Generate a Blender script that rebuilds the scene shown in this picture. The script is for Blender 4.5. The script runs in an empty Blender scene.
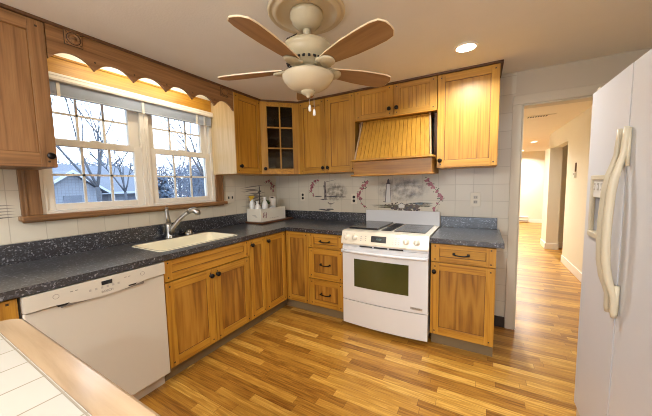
import bpy, bmesh, math, random
from mathutils import Vector, Matrix
random.seed(7)
S = bpy.context.scene
COL = S.collection
PI = math.pi

# ------------------------------------------------------------------ camera
cam_d = bpy.data.cameras.new('camera')
cam = bpy.data.objects.new('camera', cam_d)
COL.objects.link(cam)
cam_d.sensor_fit = 'HORIZONTAL'
cam_d.sensor_width = 36.0
cam_d.lens = 272.72 / 652 * 36.0
cam_d.clip_start = 0.03
cam_d.clip_end = 200
_r = Vector((0.86896945, 0.49450041, -0.01901175))
_u = Vector((-0.02581692, 0.08366597, 0.99615937))
_f = Vector((-0.49419185, 0.86514123, -0.08546965))
cam.matrix_world = Matrix(((_r.x, _u.x, -_f.x, 2.44388), (_r.y, _u.y, -_f.y, -2.91891), (_r.z, _u.z, -_f.z, 1.35219), (0, 0, 0, 1)))
S.camera = cam

# ------------------------------------------------------------------ world, exposure, lights
S.view_settings.view_transform = 'Standard'
S.view_settings.look = 'None'
S.view_settings.gamma = 1.0
S.view_settings.exposure = 0.80
S.cycles.use_denoising = True
S.cycles.filter_width = 1.0
S.cycles.max_bounces = 10
S.cycles.diffuse_bounces = 6
S.cycles.transparent_max_bounces = 12
S.cycles.sample_clamp_indirect = 6.0
S.cycles.caustics_reflective = False
S.cycles.caustics_refractive = False

W = bpy.data.worlds.new('world')
S.world = W
W.use_nodes = True
wn = W.node_tree.nodes
wl = W.node_tree.links
bg = wn['Background']
wtc = wn.new('ShaderNodeTexCoord')
wsep = wn.new('ShaderNodeSeparateXYZ')
wramp = wn.new('ShaderNodeValToRGB')
wl.new(wtc.outputs['Generated'], wsep.inputs[0])
wl.new(wsep.outputs['Z'], wramp.inputs[0])
wl.new(wramp.outputs[0], bg.inputs['Color'])
wramp.color_ramp.elements[0].position = 0.0
wramp.color_ramp.elements[0].color = (0.86, 0.93, 1.0, 1)
wramp.color_ramp.elements[1].position = 0.5
wramp.color_ramp.elements[1].color = (0.72, 0.85, 1.0, 1)
bg.inputs['Strength'].default_value = 2.7

CAN_W = 17.0
WARM = (1.0, 0.985, 0.94)
HALL = (1.0, 0.96, 0.86)

H = 2.278          # ceiling height


def area_light(name, loc, size, power, color, rot=(0, 0, 0), size_y=None):
    d = bpy.data.lights.new(name, 'AREA')
    d.shape = 'DISK' if size_y is None else 'RECTANGLE'
    d.size = size
    if size_y:
        d.size_y = size_y
    d.energy = power
    d.color = color
    o = bpy.data.objects.new(name, d)
    COL.objects.link(o)
    o.location = loc
    o.rotation_euler = rot
    return o


# ------------------------------------------------------------------ materials
def mat_base(name):
    m = bpy.data.materials.new(name)
    m.use_nodes = True
    return m, m.node_tree.nodes, m.node_tree.links, m.node_tree.nodes['Principled BSDF']


def add_bump(n, l, b, scale=200, strength=0.1, dist=0.002):
    nz = n.new('ShaderNodeTexNoise')
    nz.inputs['Scale'].default_value = scale
    tc = n.new('ShaderNodeTexCoord')
    l.new(tc.outputs['Object'], nz.inputs['Vector'])
    bp = n.new('ShaderNodeBump')
    bp.inputs['Strength'].default_value = strength
    bp.inputs['Distance'].default_value = dist
    l.new(nz.outputs['Fac'], bp.inputs['Height'])
    l.new(bp.outputs['Normal'], b.inputs['Normal'])


def simple(name, col, rough=0.5, metal=0.0, coat=0.0, bump=None, vary=0.06, vscale=6):
    m, n, l, b = mat_base(name)
    b.inputs['Roughness'].default_value = rough
    b.inputs['Metallic'].default_value = metal
    b.inputs['Coat Weight'].default_value = coat
    tc = n.new('ShaderNodeTexCoord')
    nz = n.new('ShaderNodeTexNoise')
    nz.inputs['Scale'].default_value = vscale
    nz.inputs['Detail'].default_value = 4
    l.new(tc.outputs['Object'], nz.inputs['Vector'])
    mx = n.new('ShaderNodeMix')
    mx.data_type = 'RGBA'
    mx.inputs['A'].default_value = tuple(c * (1 - vary) for c in col) + (1,)
    mx.inputs['B'].default_value = tuple(min(1, c * (1 + vary)) for c in col) + (1,)
    l.new(nz.outputs['Fac'], mx.inputs['Factor'])
    l.new(mx.outputs['Result'], b.inputs['Base Color'])
    if bump:
        add_bump(n, l, b, *bump)
    return m


def wood(name, axis, dark, mid, light, rough=0.42, coat=0.06, rand=0.09, cross=62.0, ring=0.06):
    m, n, l, b = mat_base(name)
    b.inputs['Roughness'].default_value = rough
    b.inputs['Coat Weight'].default_value = coat
    b.inputs['Coat Roughness'].default_value = 0.34
    tc = n.new('ShaderNodeTexCoord')
    oi = n.new('ShaderNodeObjectInfo')
    off = n.new('ShaderNodeVectorMath')
    off.operation = 'SCALE'
    comb = n.new('ShaderNodeCombineXYZ')
    for k in range(3):
        l.new(oi.outputs['Random'], comb.inputs[k])
    l.new(comb.outputs[0], off.inputs[0])
    off.inputs['Scale'].default_value = 17.0
    add = n.new('ShaderNodeVectorMath')
    l.new(tc.outputs['Object'], add.inputs[0])
    l.new(off.outputs[0], add.inputs[1])
    mp = n.new('ShaderNodeMapping')
    sc = [cross, cross, cross]
    sc['xyz'.index(axis)] = 1.6
    mp.inputs['Scale'].default_value = sc
    l.new(add.outputs[0], mp.inputs['Vector'])
    nz = n.new('ShaderNodeTexNoise')
    nz.inputs['Scale'].default_value = 1.0
    nz.inputs['Detail'].default_value = 7
    nz.inputs['Roughness'].default_value = 0.62
    nz.inputs['Distortion'].default_value = 0.6
    l.new(mp.outputs[0], nz.inputs['Vector'])
    mp2 = n.new('ShaderNodeMapping')
    sc2 = [7.0, 7.0, 7.0]
    sc2['xyz'.index(axis)] = 0.8
    mp2.inputs['Scale'].default_value = sc2
    l.new(add.outputs[0], mp2.inputs['Vector'])
    nz2 = n.new('ShaderNodeTexNoise')
    nz2.inputs['Scale'].default_value = 1.0
    nz2.inputs['Detail'].default_value = 2
    l.new(mp2.outputs[0], nz2.inputs['Vector'])
    # cathedral rings from the broad noise
    mul = n.new('ShaderNodeMath')
    mul.operation = 'MULTIPLY'
    mul.inputs[1].default_value = 34.0
    l.new(nz2.outputs['Fac'], mul.inputs[0])
    sn = n.new('ShaderNodeMath')
    sn.operation = 'SINE'
    l.new(mul.outputs[0], sn.inputs[0])
    ma = n.new('ShaderNodeMath')
    ma.operation = 'MULTIPLY_ADD'
    ma.inputs[1].default_value = ring
    l.new(sn.outputs[0], ma.inputs[0])
    l.new(nz.outputs['Fac'], ma.inputs[2])
    rp = n.new('ShaderNodeValToRGB')
    e = rp.color_ramp.elements
    e[0].position = 0.28
    e[0].color = dark + (1,)
    e[1].position = 0.72
    e[1].color = light + (1,)
    x = e.new(0.48)
    x.color = mid + (1,)
    l.new(ma.outputs[0], rp.inputs[0])
    hs = n.new('ShaderNodeHueSaturation')
    vr = n.new('ShaderNodeMapRange')
    vr.inputs['To Min'].default_value = 1 - rand
    vr.inputs['To Max'].default_value = 1 + rand
    l.new(oi.outputs['Random'], vr.inputs['Value'])
    l.new(vr.outputs[0], hs.inputs['Value'])
    l.new(rp.outputs[0], hs.inputs['Color'])
    l.new(hs.outputs[0], b.inputs['Base Color'])
    bp = n.new('ShaderNodeBump')
    bp.inputs['Strength'].default_value = 0.12
    bp.inputs['Distance'].default_value = 0.002
    l.new(nz.outputs['Fac'], bp.inputs['Height'])
    l.new(bp.outputs['Normal'], b.inputs['Normal'])
    return m


OD, OM, OL = (0.27, 0.110, 0.010), (0.43, 0.205, 0.020), (0.52, 0.275, 0.036)
WZ = wood('oak_vertical', 'z', OD, OM, OL)
PZ = wood('oak_panel_vertical', 'z', (0.22, 0.088, 0.010), (0.35, 0.158, 0.019), (0.43, 0.215, 0.032), ring=0.16, cross=30)
BEADW = wood('hood_beadboard_oak', 'z', (0.34, 0.15, 0.016), (0.45, 0.22, 0.024), (0.52, 0.28, 0.038), ring=0.0, cross=40)
WX = wood('oak_along_x', 'x', OD, OM, OL)
WY = wood('oak_along_y', 'y', OD, OM, OL)
BD, BM, BL = (0.13, 0.058, 0.020), (0.225, 0.108, 0.040), (0.30, 0.155, 0.062)  # oak with the dim window side's shade put into its colour
BZ = wood('shaded_brown_oak_vertical', 'z', BD, BM, BL)
BY = wood('shaded_brown_oak_along_y', 'y', BD, BM, BL)
MAPLE = wood('maple_edge', 'x', (0.34, 0.235, 0.135), (0.43, 0.305, 0.185), (0.49, 0.36, 0.23), rough=0.16, coat=0.6, rand=0.02, cross=14)
BLADEW = wood('fan_blade_wood', 'x', (0.21, 0.105, 0.036), (0.29, 0.155, 0.055), (0.35, 0.195, 0.075), rough=0.5, coat=0.0, rand=0.05, cross=20)
CROWNM = simple('dark_crown', (0.10, 0.045, 0.018), 0.5)
PANEL_SHADE = simple('panel_edge_shade', (0.17, 0.070, 0.014), 0.5)
PEG_AND_SHADOW = simple('dark_peg_and_shadow', (0.03, 0.014, 0.008), 0.5)
BLACKM = simple('black_iron', (0.012, 0.010, 0.010), 0.35, 0.6)
DARKIN = simple('cabinet_interior', (0.055, 0.028, 0.012), 0.8)
TOE = simple('toe_kick_laminate', (0.20, 0.145, 0.075), 0.6)
CEIL = simple('ceiling_plaster', (0.78, 0.77, 0.735), 0.9, bump=(90, 0.25, 0.004), vary=0.03)
PAINT = simple('beige_wall_paint', (0.58, 0.52, 0.42), 0.85, bump=(120, 0.1, 0.002), vary=0.03)
HALLP = simple('hall_wall_paint', (0.78, 0.745, 0.64), 0.85, bump=(120, 0.1, 0.002), vary=0.02)
HALLC = simple('hall_ceiling_paint', (0.80, 0.73, 0.62), 0.9, vary=0.02)
WHITE = simple('white_trim_paint', (0.82, 0.78, 0.70), 0.45, vary=0.02)
CASE = simple('door_casing_paint', (0.62, 0.56, 0.45), 0.5, vary=0.02)
WINW = simple('window_vinyl', (0.80, 0.76, 0.68), 0.4, vary=0.02)
BLINDW = simple('blind_backlit_white', (0.48, 0.54, 0.63), 0.4, vary=0.02)  # white slats, their backlit grey-blue tone put into the colour
APPL = simple('white_enamel', (0.74, 0.755, 0.785), 0.16, coat=0.5, vary=0.01)
CREAM = simple('cream_enamel', (0.80, 0.735, 0.60), 0.22, coat=0.4, vary=0.01)
DWM = simple('dishwasher_enamel', (0.60, 0.56, 0.48), 0.32, coat=0.2, vary=0.01)
FRID = simple('fridge_textured_white', (0.60, 0.61, 0.64), 0.42, bump=(420, 0.22, 0.002), vary=0.02)
ALMOND = simple('almond_plastic', (0.56, 0.50, 0.37), 0.35, vary=0.02)
SINKM = simple('cream_sink', (0.84, 0.79, 0.60), 0.18, coat=0.5, vary=0.01)
CHROME = simple('brushed_nickel', (0.40, 0.38, 0.35), 0.28, 1.0)
BGLASS = simple('black_ceramic_glass', (0.012, 0.014, 0.018), 0.18, coat=0.1)
GRATE = simple('dark_grille', (0.02, 0.02, 0.022), 0.5)
GREY = simple('grey_mark', (0.22, 0.20, 0.18), 0.5)
LGREY = simple('light_grey_mark', (0.42, 0.39, 0.34), 0.5)
SILV = simple('silver_badge', (0.45, 0.43, 0.40), 0.35, 0.7)
OVENW = simple('oven_window', (0.060, 0.062, 0.018), 0.10, coat=0.6, vary=0.15, vscale=3)
FANC = simple('antique_cream_metal', (0.50, 0.44, 0.30), 0.38, vary=0.1, vscale=14)
PLAST = simple('medallion_cream', (0.62, 0.54, 0.38), 0.6, vary=0.08)
BOWL = simple('alabaster_glass', (0.60, 0.53, 0.38), 0.28, coat=0.2, vary=0.12, vscale=12)
BEDGE = simple('blade_cream_edge', (0.80, 0.68, 0.48), 0.4)
OUTL = simple('ivory_outlet', (0.70, 0.64, 0.52), 0.4, vary=0.02)
DARK = simple('dark_slot', (0.012, 0.010, 0.010), 0.6)
BASED = simple('dark_vinyl_base', (0.035, 0.022, 0.016), 0.5)
CARD = simple('white_box_board', (0.78, 0.73, 0.62), 0.6, vary=0.03)
PLW = simple('white_plastic', (0.78, 0.78, 0.76), 0.3, vary=0.02)
YEL = simple('yellow_plastic', (0.75, 0.48, 0.03), 0.35)
GREEN = simple('green_sponge', (0.05, 0.13, 0.035), 0.8, vary=0.4, vscale=60)
PAPER = simple('paper_towel', (0.74, 0.68, 0.60), 0.9, vary=0.04)
CORE_SHADE = simple('core_hole_shade', (0.03, 0.02, 0.015), 0.9)
BOARDM = wood('cutting_board_wood', 'y', (0.06, 0.02, 0.008), (0.11, 0.04, 0.015), (0.16, 0.06, 0.02))


def emit(name, col, strength):
    m, n, l, b = mat_base(name)
    b.inputs['Base Color'].default_value = col + (1,)
    b.inputs['Emission Color'].default_value = col + (1,)
    b.inputs['Emission Strength'].default_value = strength
    return m


LENS = emit('lamp_lens', (1.0, 0.90, 0.72), 9.0)
LENSH = emit('hall_lamp_lens', (1.0, 0.92, 0.78), 5.0)


def glass(name, tint=(0.93, 0.96, 1.0), gl=0.08):
    m = bpy.data.materials.new(name)
    m.use_nodes = True
    n, l = m.node_tree.nodes, m.node_tree.links
    n.remove(n['Principled BSDF'])
    t = n.new('ShaderNodeBsdfTransparent')
    t.inputs['Color'].default_value = tint + (1,)
    g = n.new('ShaderNodeBsdfGlossy')
    g.inputs['Roughness'].default_value = 0.02
    fr = n.new('ShaderNodeFresnel')
    fr.inputs['IOR'].default_value = 1.45
    mx = n.new('ShaderNodeMixShader')
    l.new(fr.outputs[0], mx.inputs[0])
    l.new(t.outputs[0], mx.inputs[1])
    l.new(g.outputs[0], mx.inputs[2])
    l.new(mx.outputs[0], n['Material Output'].inputs[0])
    return m


PANE = glass('window_glass')
CGLASS = glass('cabinet_glass', (0.55, 0.50, 0.45))


def tile_mat(name, u, u0, z0, pitch, col1, col2, grout, mortar=0.0022, rough=0.28, v='z'):
    m, n, l, b = mat_base(name)
    b.inputs['Roughness'].default_value = rough
    geo = n.new('ShaderNodeNewGeometry')
    sp = n.new('ShaderNodeSeparateXYZ')
    l.new(geo.outputs['Position'], sp.inputs[0])
    cb = n.new('ShaderNodeCombineXYZ')
    for k, (ax, o) in enumerate(((u, u0), (v, z0))):
        s = n.new('ShaderNodeMath')
        s.operation = 'SUBTRACT'
        s.inputs[1].default_value = o - 20 * pitch
        l.new(sp.outputs['XYZ'.index(ax.upper())], s.inputs[0])
        l.new(s.outputs[0], cb.inputs[k])
    br = n.new('ShaderNodeTexBrick')
    br.offset = 0.0
    br.inputs['Scale'].default_value = 1.0
    br.inputs['Brick Width'].default_value = pitch
    br.inputs['Row Height'].default_value = pitch
    br.inputs['Mortar Size'].default_value = mortar
    br.inputs['Mortar Smooth'].default_value = 0.3
    br.inputs['Color1'].default_value = col1 + (1,)
    br.inputs['Color2'].default_value = col2 + (1,)
    br.inputs['Mortar'].default_value = grout + (1,)
    l.new(cb.outputs[0], br.inputs['Vector'])
    l.new(br.outputs['Color'], b.inputs['Base Color'])
    bp = n.new('ShaderNodeBump')
    bp.invert = True
    bp.inputs['Strength'].default_value = 0.5
    bp.inputs['Distance'].default_value = 0.002
    l.new(br.outputs['Fac'], bp.inputs['Height'])
    l.new(bp.outputs['Normal'], b.inputs['Normal'])
    return m


TC1, TC2, TG = (0.60, 0.545, 0.44), (0.64, 0.59, 0.485), (0.47, 0.42, 0.33)
TILE_X = tile_mat('cream_wall_tile_back', 'x', 0.833, 1.018, 0.1545, TC1, TC2, TG)
TILE_Y = tile_mat('cream_wall_tile_window', 'y', -2.455, 1.036, 0.158, TC1, TC2, TG)
TILE_T = tile_mat('island_top_tile', 'x', 1.339, -2.724, 0.111, (0.47, 0.45, 0.40), (0.50, 0.48, 0.43), (0.30, 0.26, 0.20), rough=0.25, v='y')


def counter_mat():
    m, n, l, b = mat_base('speckled_blue_black_laminate')
    b.inputs['Roughness'].default_value = 0.30
    b.inputs['Coat Weight'].default_value = 0.5
    b.inputs['Coat Roughness'].default_value = 0.20
    b.inputs['Coat IOR'].default_value = 1.9
    tc = n.new('ShaderNodeTexCoord')
    vo = n.new('ShaderNodeTexVoronoi')
    vo.inputs['Scale'].default_value = 125
    l.new(tc.outputs['Object'], vo.inputs['Vector'])
    sp = n.new('ShaderNodeSeparateColor')
    l.new(vo.outputs['Color'], sp.inputs[0])
    rp = n.new('ShaderNodeValToRGB')
    e = rp.color_ramp.elements
    e[0].position = 0.0
    e[0].color = (0.008, 0.009, 0.013, 1)
    e[1].position = 1.0
    e[1].color = (0.26, 0.27, 0.30, 1)
    for p, c in ((0.60, (0.016, 0.018, 0.026, 1)), (0.82, (0.045, 0.050, 0.066, 1)), (0.92, (0.11, 0.115, 0.135, 1))):
        x = e.new(p)
        x.color = c
    l.new(sp.outputs[0], rp.inputs[0])
    l.new(rp.outputs[0], b.inputs['Base Color'])
    return m


COUNTER = counter_mat()


def floor_mat():
    m, n, l, b = mat_base('oak_strip_floor')
    b.inputs['Roughness'].default_value = 0.34
    b.inputs['Coat Weight'].default_value = 0.15
    b.inputs['Coat Roughness'].default_value = 0.22
    geo = n.new('ShaderNodeNewGeometry')
    sp = n.new('ShaderNodeSeparateXYZ')
    l.new(geo.outputs['Position'], sp.inputs[0])

    def mth(op, a, bb=None, c=None):
        x = n.new('ShaderNodeMath')
        x.operation = op
        for k, v in enumerate((a, bb, c)):
            if v is None:
                continue
            if isinstance(v, (int, float)):
                x.inputs[k].default_value = v
            else:
                l.new(v, x.inputs[k])
        return x.outputs[0]
    yv = mth('DIVIDE', sp.outputs['Y'], 0.057)
    row = mth('FLOOR', yv)
    w1 = n.new('ShaderNodeTexWhiteNoise')
    w1.noise_dimensions = '1D'
    l.new(row, w1.inputs['W'])
    xs = mth('MULTIPLY_ADD', w1.outputs['Value'], 13.7, mth('DIVIDE', sp.outputs['X'], 0.62))
    col = mth('FLOOR', xs)
    cb = n.new('ShaderNodeCombineXYZ')
    l.new(row, cb.inputs[0])
    l.new(col, cb.inputs[1])
    w2 = n.new('ShaderNodeTexWhiteNoise')
    w2.noise_dimensions = '2D'
    l.new(cb.outputs[0], w2.inputs['Vector'])
    g = n.new('ShaderNodeCombineXYZ')
    l.new(mth('MULTIPLY', sp.outputs['X'], 2.6), g.inputs[0])
    l.new(mth('MULTIPLY', sp.outputs['Y'], 48.0), g.inputs[1])
    l.new(mth('MULTIPLY', w2.outputs['Value'], 60.0), g.inputs[2])
    nz = n.new('ShaderNodeTexNoise')
    nz.inputs['Scale'].default_value = 1.6
    nz.inputs['Detail'].default_value = 6
    nz.inputs['Distortion'].default_value = 1.4
    l.new(g.outputs[0], nz.inputs['Vector'])
    tone = mth('MULTIPLY_ADD', mth('SUBTRACT', nz.outputs['Fac'], 0.5), 1.5, mth('MULTIPLY_ADD', w2.outputs['Value'], 0.8, 0.1))
    rp = n.new('ShaderNodeValToRGB')
    e = rp.color_ramp.elements
    e[0].position = 0.0
    e[0].color = (0.22, 0.085, 0.011, 1)
    e[1].position = 1.0
    e[1].color = (0.70, 0.42, 0.095, 1)
    for p, c in ((0.30, (0.38, 0.172, 0.024, 1)), (0.72, (0.52, 0.268, 0.042, 1))):
        x = e.new(p)
        x.color = c
    l.new(tone, rp.inputs[0])
    # joints between strips
    fy = mth('FRACT', yv)
    fx = mth('FRACT', xs)
    j1 = mth('LESS_THAN', fy, 0.035)
    j2 = mth('LESS_THAN', fx, 0.004)
    j = mth('MAXIMUM', j1, j2)
    mx = n.new('ShaderNodeMix')
    mx.data_type = 'RGBA'
    l.new(mth('MULTIPLY', j, 0.65), mx.inputs['Factor'])
    l.new(rp.outputs[0], mx.inputs['A'])
    mx.inputs['B'].default_value = (0.10, 0.04, 0.012, 1)
    l.new(mx.outputs['Result'], b.inputs['Base Color'])
    bp = n.new('ShaderNodeBump')
    bp.invert = True
    bp.inputs['Strength'].default_value = 0.25
    bp.inputs['Distance'].default_value = 0.001
    l.new(j, bp.inputs['Height'])
    l.new(bp.outputs['Normal'], b.inputs['Normal'])
    return m


FLOOR = floor_mat()


# ------------------------------------------------------------------ mesh helpers
class MB:
    """collects closed shapes, builds ONE mesh object"""
    def __init__(self, M=None):
        self.bm = bmesh.new()
        self.M = M or Matrix.Identity(4)

    def _fin(self, vs, fs, mat, smooth=False, M=None):
        T = self.M @ M if M is not None else self.M
        for v in vs:
            v.co = T @ v.co
        for f in fs:
            f.material_index = mat
            f.smooth = smooth

    def box(self, a, b, mat=0, bev=0.0, M=None):
        tmp = bmesh.new()
        bmesh.ops.create_cube(tmp, size=1.0)
        c = [(a[i] + b[i]) / 2 for i in range(3)]
        s = [abs(b[i] - a[i]) for i in range(3)]
        for v in tmp.verts:
            v.co = Vector((v.co.x * s[0] + c[0], v.co.y * s[1] + c[1], v.co.z * s[2] + c[2]))
        if bev > 0:
            bmesh.ops.bevel(tmp, geom=list(tmp.edges), offset=min(bev, min(s) * 0.45), segments=2, profile=0.5, affect='EDGES')
        self._merge(tmp, mat, False, M)
        return self

    def _merge(self, tmp, mat, smooth, M=None):
        T = self.M @ M if M is not None else self.M
        mp = {}
        for v in tmp.verts:
            mp[v] = self.bm.verts.new(T @ v.co)
        for f in tmp.faces:
            try:
                nf = self.bm.faces.new([mp[v] for v in f.verts])
                nf.material_index = mat
                nf.smooth = smooth
            except ValueError:
                pass
        tmp.free()

    def prism(self, pts, lo, hi, axis=2, mat=0, M=None, smooth=False):
        """polygon pts in the two other axes, extruded lo..hi along axis"""
        tmp = bmesh.new()

        def mk(p, t):
            c = [0, 0, 0]
            o = [i for i in range(3) if i != axis]
            c[o[0]], c[o[1]] = p
            c[axis] = t
            return tmp.verts.new(c)
        A = [mk(p, lo) for p in pts]
        B = [mk(p, hi) for p in pts]
        tmp.faces.new(A)
        tmp.faces.new(B[::-1])
        k = len(pts)
        for i in range(k):
            tmp.faces.new([A[i], B[i], B[(i + 1) % k], A[(i + 1) % k]])
        self._merge(tmp, mat, smooth, M)
        return self

    def lathe(self, prof, center=(0, 0, 0), seg=24, mat=0, M=None, smooth=True):
        """profile of (r, z) turned about z"""
        tmp = bmesh.new()
        rings = []
        cx, cy, cz = center
        for r, z in prof:
            if r < 1e-6:
                rings.append([tmp.verts.new((cx, cy, cz + z))])
            else:
                rings.append([tmp.verts.new((cx + r * math.cos(2 * PI * i / seg), cy + r * math.sin(2 * PI * i / seg), cz + z)) for i in range(seg)])
        for A, B in zip(rings, rings[1:]):
            for i in range(seg):
                j = (i + 1) % seg
                if len(A) == 1 and len(B) == 1:
                    continue
                if len(A) == 1:
                    tmp.faces.new([A[0], B[i], B[j]])
                elif len(B) == 1:
                    tmp.faces.new([A[i], A[j], B[0]])
                else:
                    tmp.faces.new([A[i], A[j], B[j], B[i]])
        A, B = rings[-1], rings[0]
        if len(A) > 1 and len(B) > 1:
            for i in range(seg):
                j = (i + 1) % seg
                tmp.faces.new([A[i], A[j], B[j], B[i]])
        else:
            for R in (A, B):
                if len(R) > 2:
                    tmp.faces.new(R)
        self._merge(tmp, mat, smooth, M)
        return self

    def tube(self, pts, rad, seg=10, mat=0, flat=1.0, M=None, up=None):
        """tube through pts; rad float or list"""
        tmp = bmesh.new()
        P = [Vector(p) for p in pts]
        rs = rad if isinstance(rad, (list, tuple)) else [rad] * len(P)
        rings = []
        ref = Vector(up) if up else None
        for i, p in enumerate(P):
            d = (P[min(i + 1, len(P) - 1)] - P[max(i - 1, 0)]).normalized()
            if ref is None:
                ref = Vector((0, 0, 1)) if abs(d.z) < 0.9 else Vector((1, 0, 0))
            s = d.cross(ref)
            if s.length < 1e-4:
                s = d.orthogonal()
            s.normalize()
            t = s.cross(d).normalized()
            rings.append([tmp.verts.new(p + rs[i] * (math.cos(2 * PI * k / seg) * s + flat * math.sin(2 * PI * k / seg) * t)) for k in range(seg)])
        for A, B in zip(rings, rings[1:]):
            for k in range(seg):
                j = (k + 1) % seg
                tmp.faces.new([A[k], A[j], B[j], B[k]])
        tmp.faces.new(rings[0])
        tmp.faces.new(rings[-1][::-1])
        self._merge(tmp, mat, True, M)
        return self

    def cyl(self, c, r, h, axis=2, seg=16, mat=0, M=None):
        p = [Vector(c), Vector(c)]
        p[1][axis] += h
        return self.tube(p, r, seg, mat, M=M)

    def build(self, name, mats, parent=None, label=None, recalc=True):
        if recalc:
            bmesh.ops.recalc_face_normals(self.bm, faces=list(self.bm.faces))
        me = bpy.data.meshes.new(name)
        off = parent_world(parent)
        for v in self.bm.verts:
            v.co -= off
        self.bm.to_mesh(me)
        self.bm.free()
        for m in (mats if isinstance(mats, (list, tuple)) else [mats]):
            me.materials.append(m)
        o = bpy.data.objects.new(name, me)
        COL.objects.link(o)
        if parent is not None:
            o.parent = parent
        if label:
            o['label'] = label
        return o


def parent_world(p):
    v = Vector((0, 0, 0))
    while p is not None:
        v += p.location
        p = p.parent
    return v


def thing(name, label, cat, loc=(0, 0, 0), group=None):
    o = bpy.data.objects.new(name, None)
    COL.objects.link(o)
    o.empty_display_size = 0.05
    o.location = loc
    o['label'] = label
    o['category'] = cat
    if group:
        o['group'] = group
    return o


def tag(o, label, cat, group=None):
    o['label'] = label
    o['category'] = cat
    if group:
        o['group'] = group
    return o


def struct(name, mb, mats, parent=None):
    o = mb.build(name, mats, parent)
    if parent is None:
        o['kind'] = 'structure'
    return o


def recenter(o, loc):
    """moves a top-level mesh's origin without moving its shape"""
    d = Vector(loc) - o.location
    for v in o.data.vertices:
        v.co -= d
    o.location = loc
    return o


def dup(root, loc, label=None, group=None, rotz=None):
    r = root.copy()
    COL.objects.link(r)
    r.location = loc
    if rotz is not None:
        r.rotation_euler = (0, 0, rotz)
    if label:
        r['label'] = label
    if group:
        r['group'] = group
    for ch in list(root.children):
        c = ch.copy()
        COL.objects.link(c)
        c.parent = r
        for g in list(ch.children):
            d = g.copy()
            COL.objects.link(d)
            d.parent = c
    return r


def rrect(cx, cy, hx, hy, r, n=5):
    out = []
    for sx, sy, a0 in ((1, 1, 0), (-1, 1, 90), (-1, -1, 180), (1, -1, 270)):
        for k in range(n + 1):
            a = math.radians(a0 + 90 * k / n)
            out.append((cx + sx * (hx - r) + r * math.cos(a), cy + sy * (hy - r) + r * math.sin(a)))
    return out


def text_mesh(mb, body, size, M, mat=0, depth=0.0006):
    cu = bpy.data.curves.new('lettering', 'FONT')
    cu.body = body
    cu.size = size
    cu.extrude = depth
    cu.align_x = 'CENTER'
    cu.align_y = 'CENTER'
    o = bpy.data.objects.new('lettering', cu)
    me = o.to_mesh()
    tmp = bmesh.new()
    tmp.from_mesh(me)
    mb._merge(tmp, mat, False, M)
    o.to_mesh_clear()
    bpy.data.objects.remove(o)
    bpy.data.curves.remove(cu)


def frame(origin, U, N):
    """local (u, n, z) -> world"""
    U = Vector(U).normalized()
    N = Vector(N).normalized()
    return Matrix(((U.x, N.x, 0, origin[0]), (U.y, N.y, 0, origin[1]), (0, 0, 1, origin[2]), (0, 0, 0, 1)))


# u = y on the window side (faces +x);  u = x on the back side (faces -y)
def FL(x):
    return frame((x, 0, 0), (0, 1, 0), (1, 0, 0))


def FB(y):
    return frame((0, y, 0), (1, 0, 0), (0, -1, 0))


# ------------------------------------------------------------------ cabinet fronts
def shaker(name, parent, M, u0, u1, z0, z1, mats, st=0.062, rt=0.062, rb=0.062, th=0.02, pegs=True, bead=0, label=None):
    """frame-and-panel front: stiles, rails, recessed panel, dark pegs; mats = (vertical, horizontal)"""
    g = 0.0015
    u0 += g; u1 -= g; z0 += g; z1 -= g
    mb = MB(M)
    mb.box((u0, 0, z0), (u0 + st, th, z1), 0, 0.0015)
    mb.box((u1 - st, 0, z0), (u1, th, z1), 0, 0.0015)
    mb.box((u0 + st, 0.001, z1 - rt), (u1 - st, th - 0.001, z1), 1, 0.0015)
    mb.box((u0 + st, 0.001, z0), (u1 - st, th - 0.001, z0 + rb), 1, 0.0015)
    if pegs:
        for uu in (u0 + st * 0.5, u1 - st * 0.5):
            for zz in (z0 + min(rb, 0.06) * 0.5, z1 - min(rt, 0.06) * 0.5):
                mb.box((uu - 0.005, th - 0.002, zz - 0.005), (uu + 0.005, th + 0.0008, zz + 0.005), 2)
    d = mb.build(name, [mats[0], mats[1], PEG_AND_SHADOW], parent, label)
    p = MB(M)
    ua, ub, za, zb = u0 + st - 0.004, u1 - st + 0.004, z0 + rb - 0.004, z1 - rt + 0.004
    if bead:
        n = max(2, round((ub - ua) / bead))
        w = (ub - ua) / n
        for k in range(n):
            p.box((ua + k * w + 0.001, 0.002, za), (ua + (k + 1) * w - 0.001, 0.010, zb), 0, 0.002)
        p.box((ua, 0.001, za), (ub, 0.007, zb), 0)
    else:
        p.box((ua, 0.002, za), (ub, 0.009, zb), 0)
        # thin dark strips painting the shade around the recessed panel
        for a, b in (((ua, za), (ua + 0.0085, zb)), ((ub - 0.0085, za), (ub, zb)), ((ua, za), (ub, za + 0.0085)), ((ua, zb - 0.0085), (ub, zb))):
            p.box((a[0], 0.003, a[1]), (b[0], 0.0095, b[1]), 1)
    pm = mats[0] if (z1 - z0) > 0.2 else mats[1]
    if pm is WZ and z0 < 1:
        pm = PZ
    p.build('panel', [pm, PANEL_SHADE], d)
    return d


def knob(parent, M, u, z, th=0.02):
    K = M @ Matrix.Translation((u, th, z)) @ Matrix(((1, 0, 0, 0), (0, 0, 1, 0), (0, 1, 0, 0), (0, 0, 0, 1)))
    mb = MB(K)
    mb.lathe([(0.0, 0), (0.013, 0), (0.012, 0.003), (0.007, 0.005), (0.007, 0.010), (0.015, 0.014), (0.019, 0.021), (0.016, 0.028), (0.0, 0.030)], seg=14)
    return mb.build('knob', BLACKM, parent)


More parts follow.
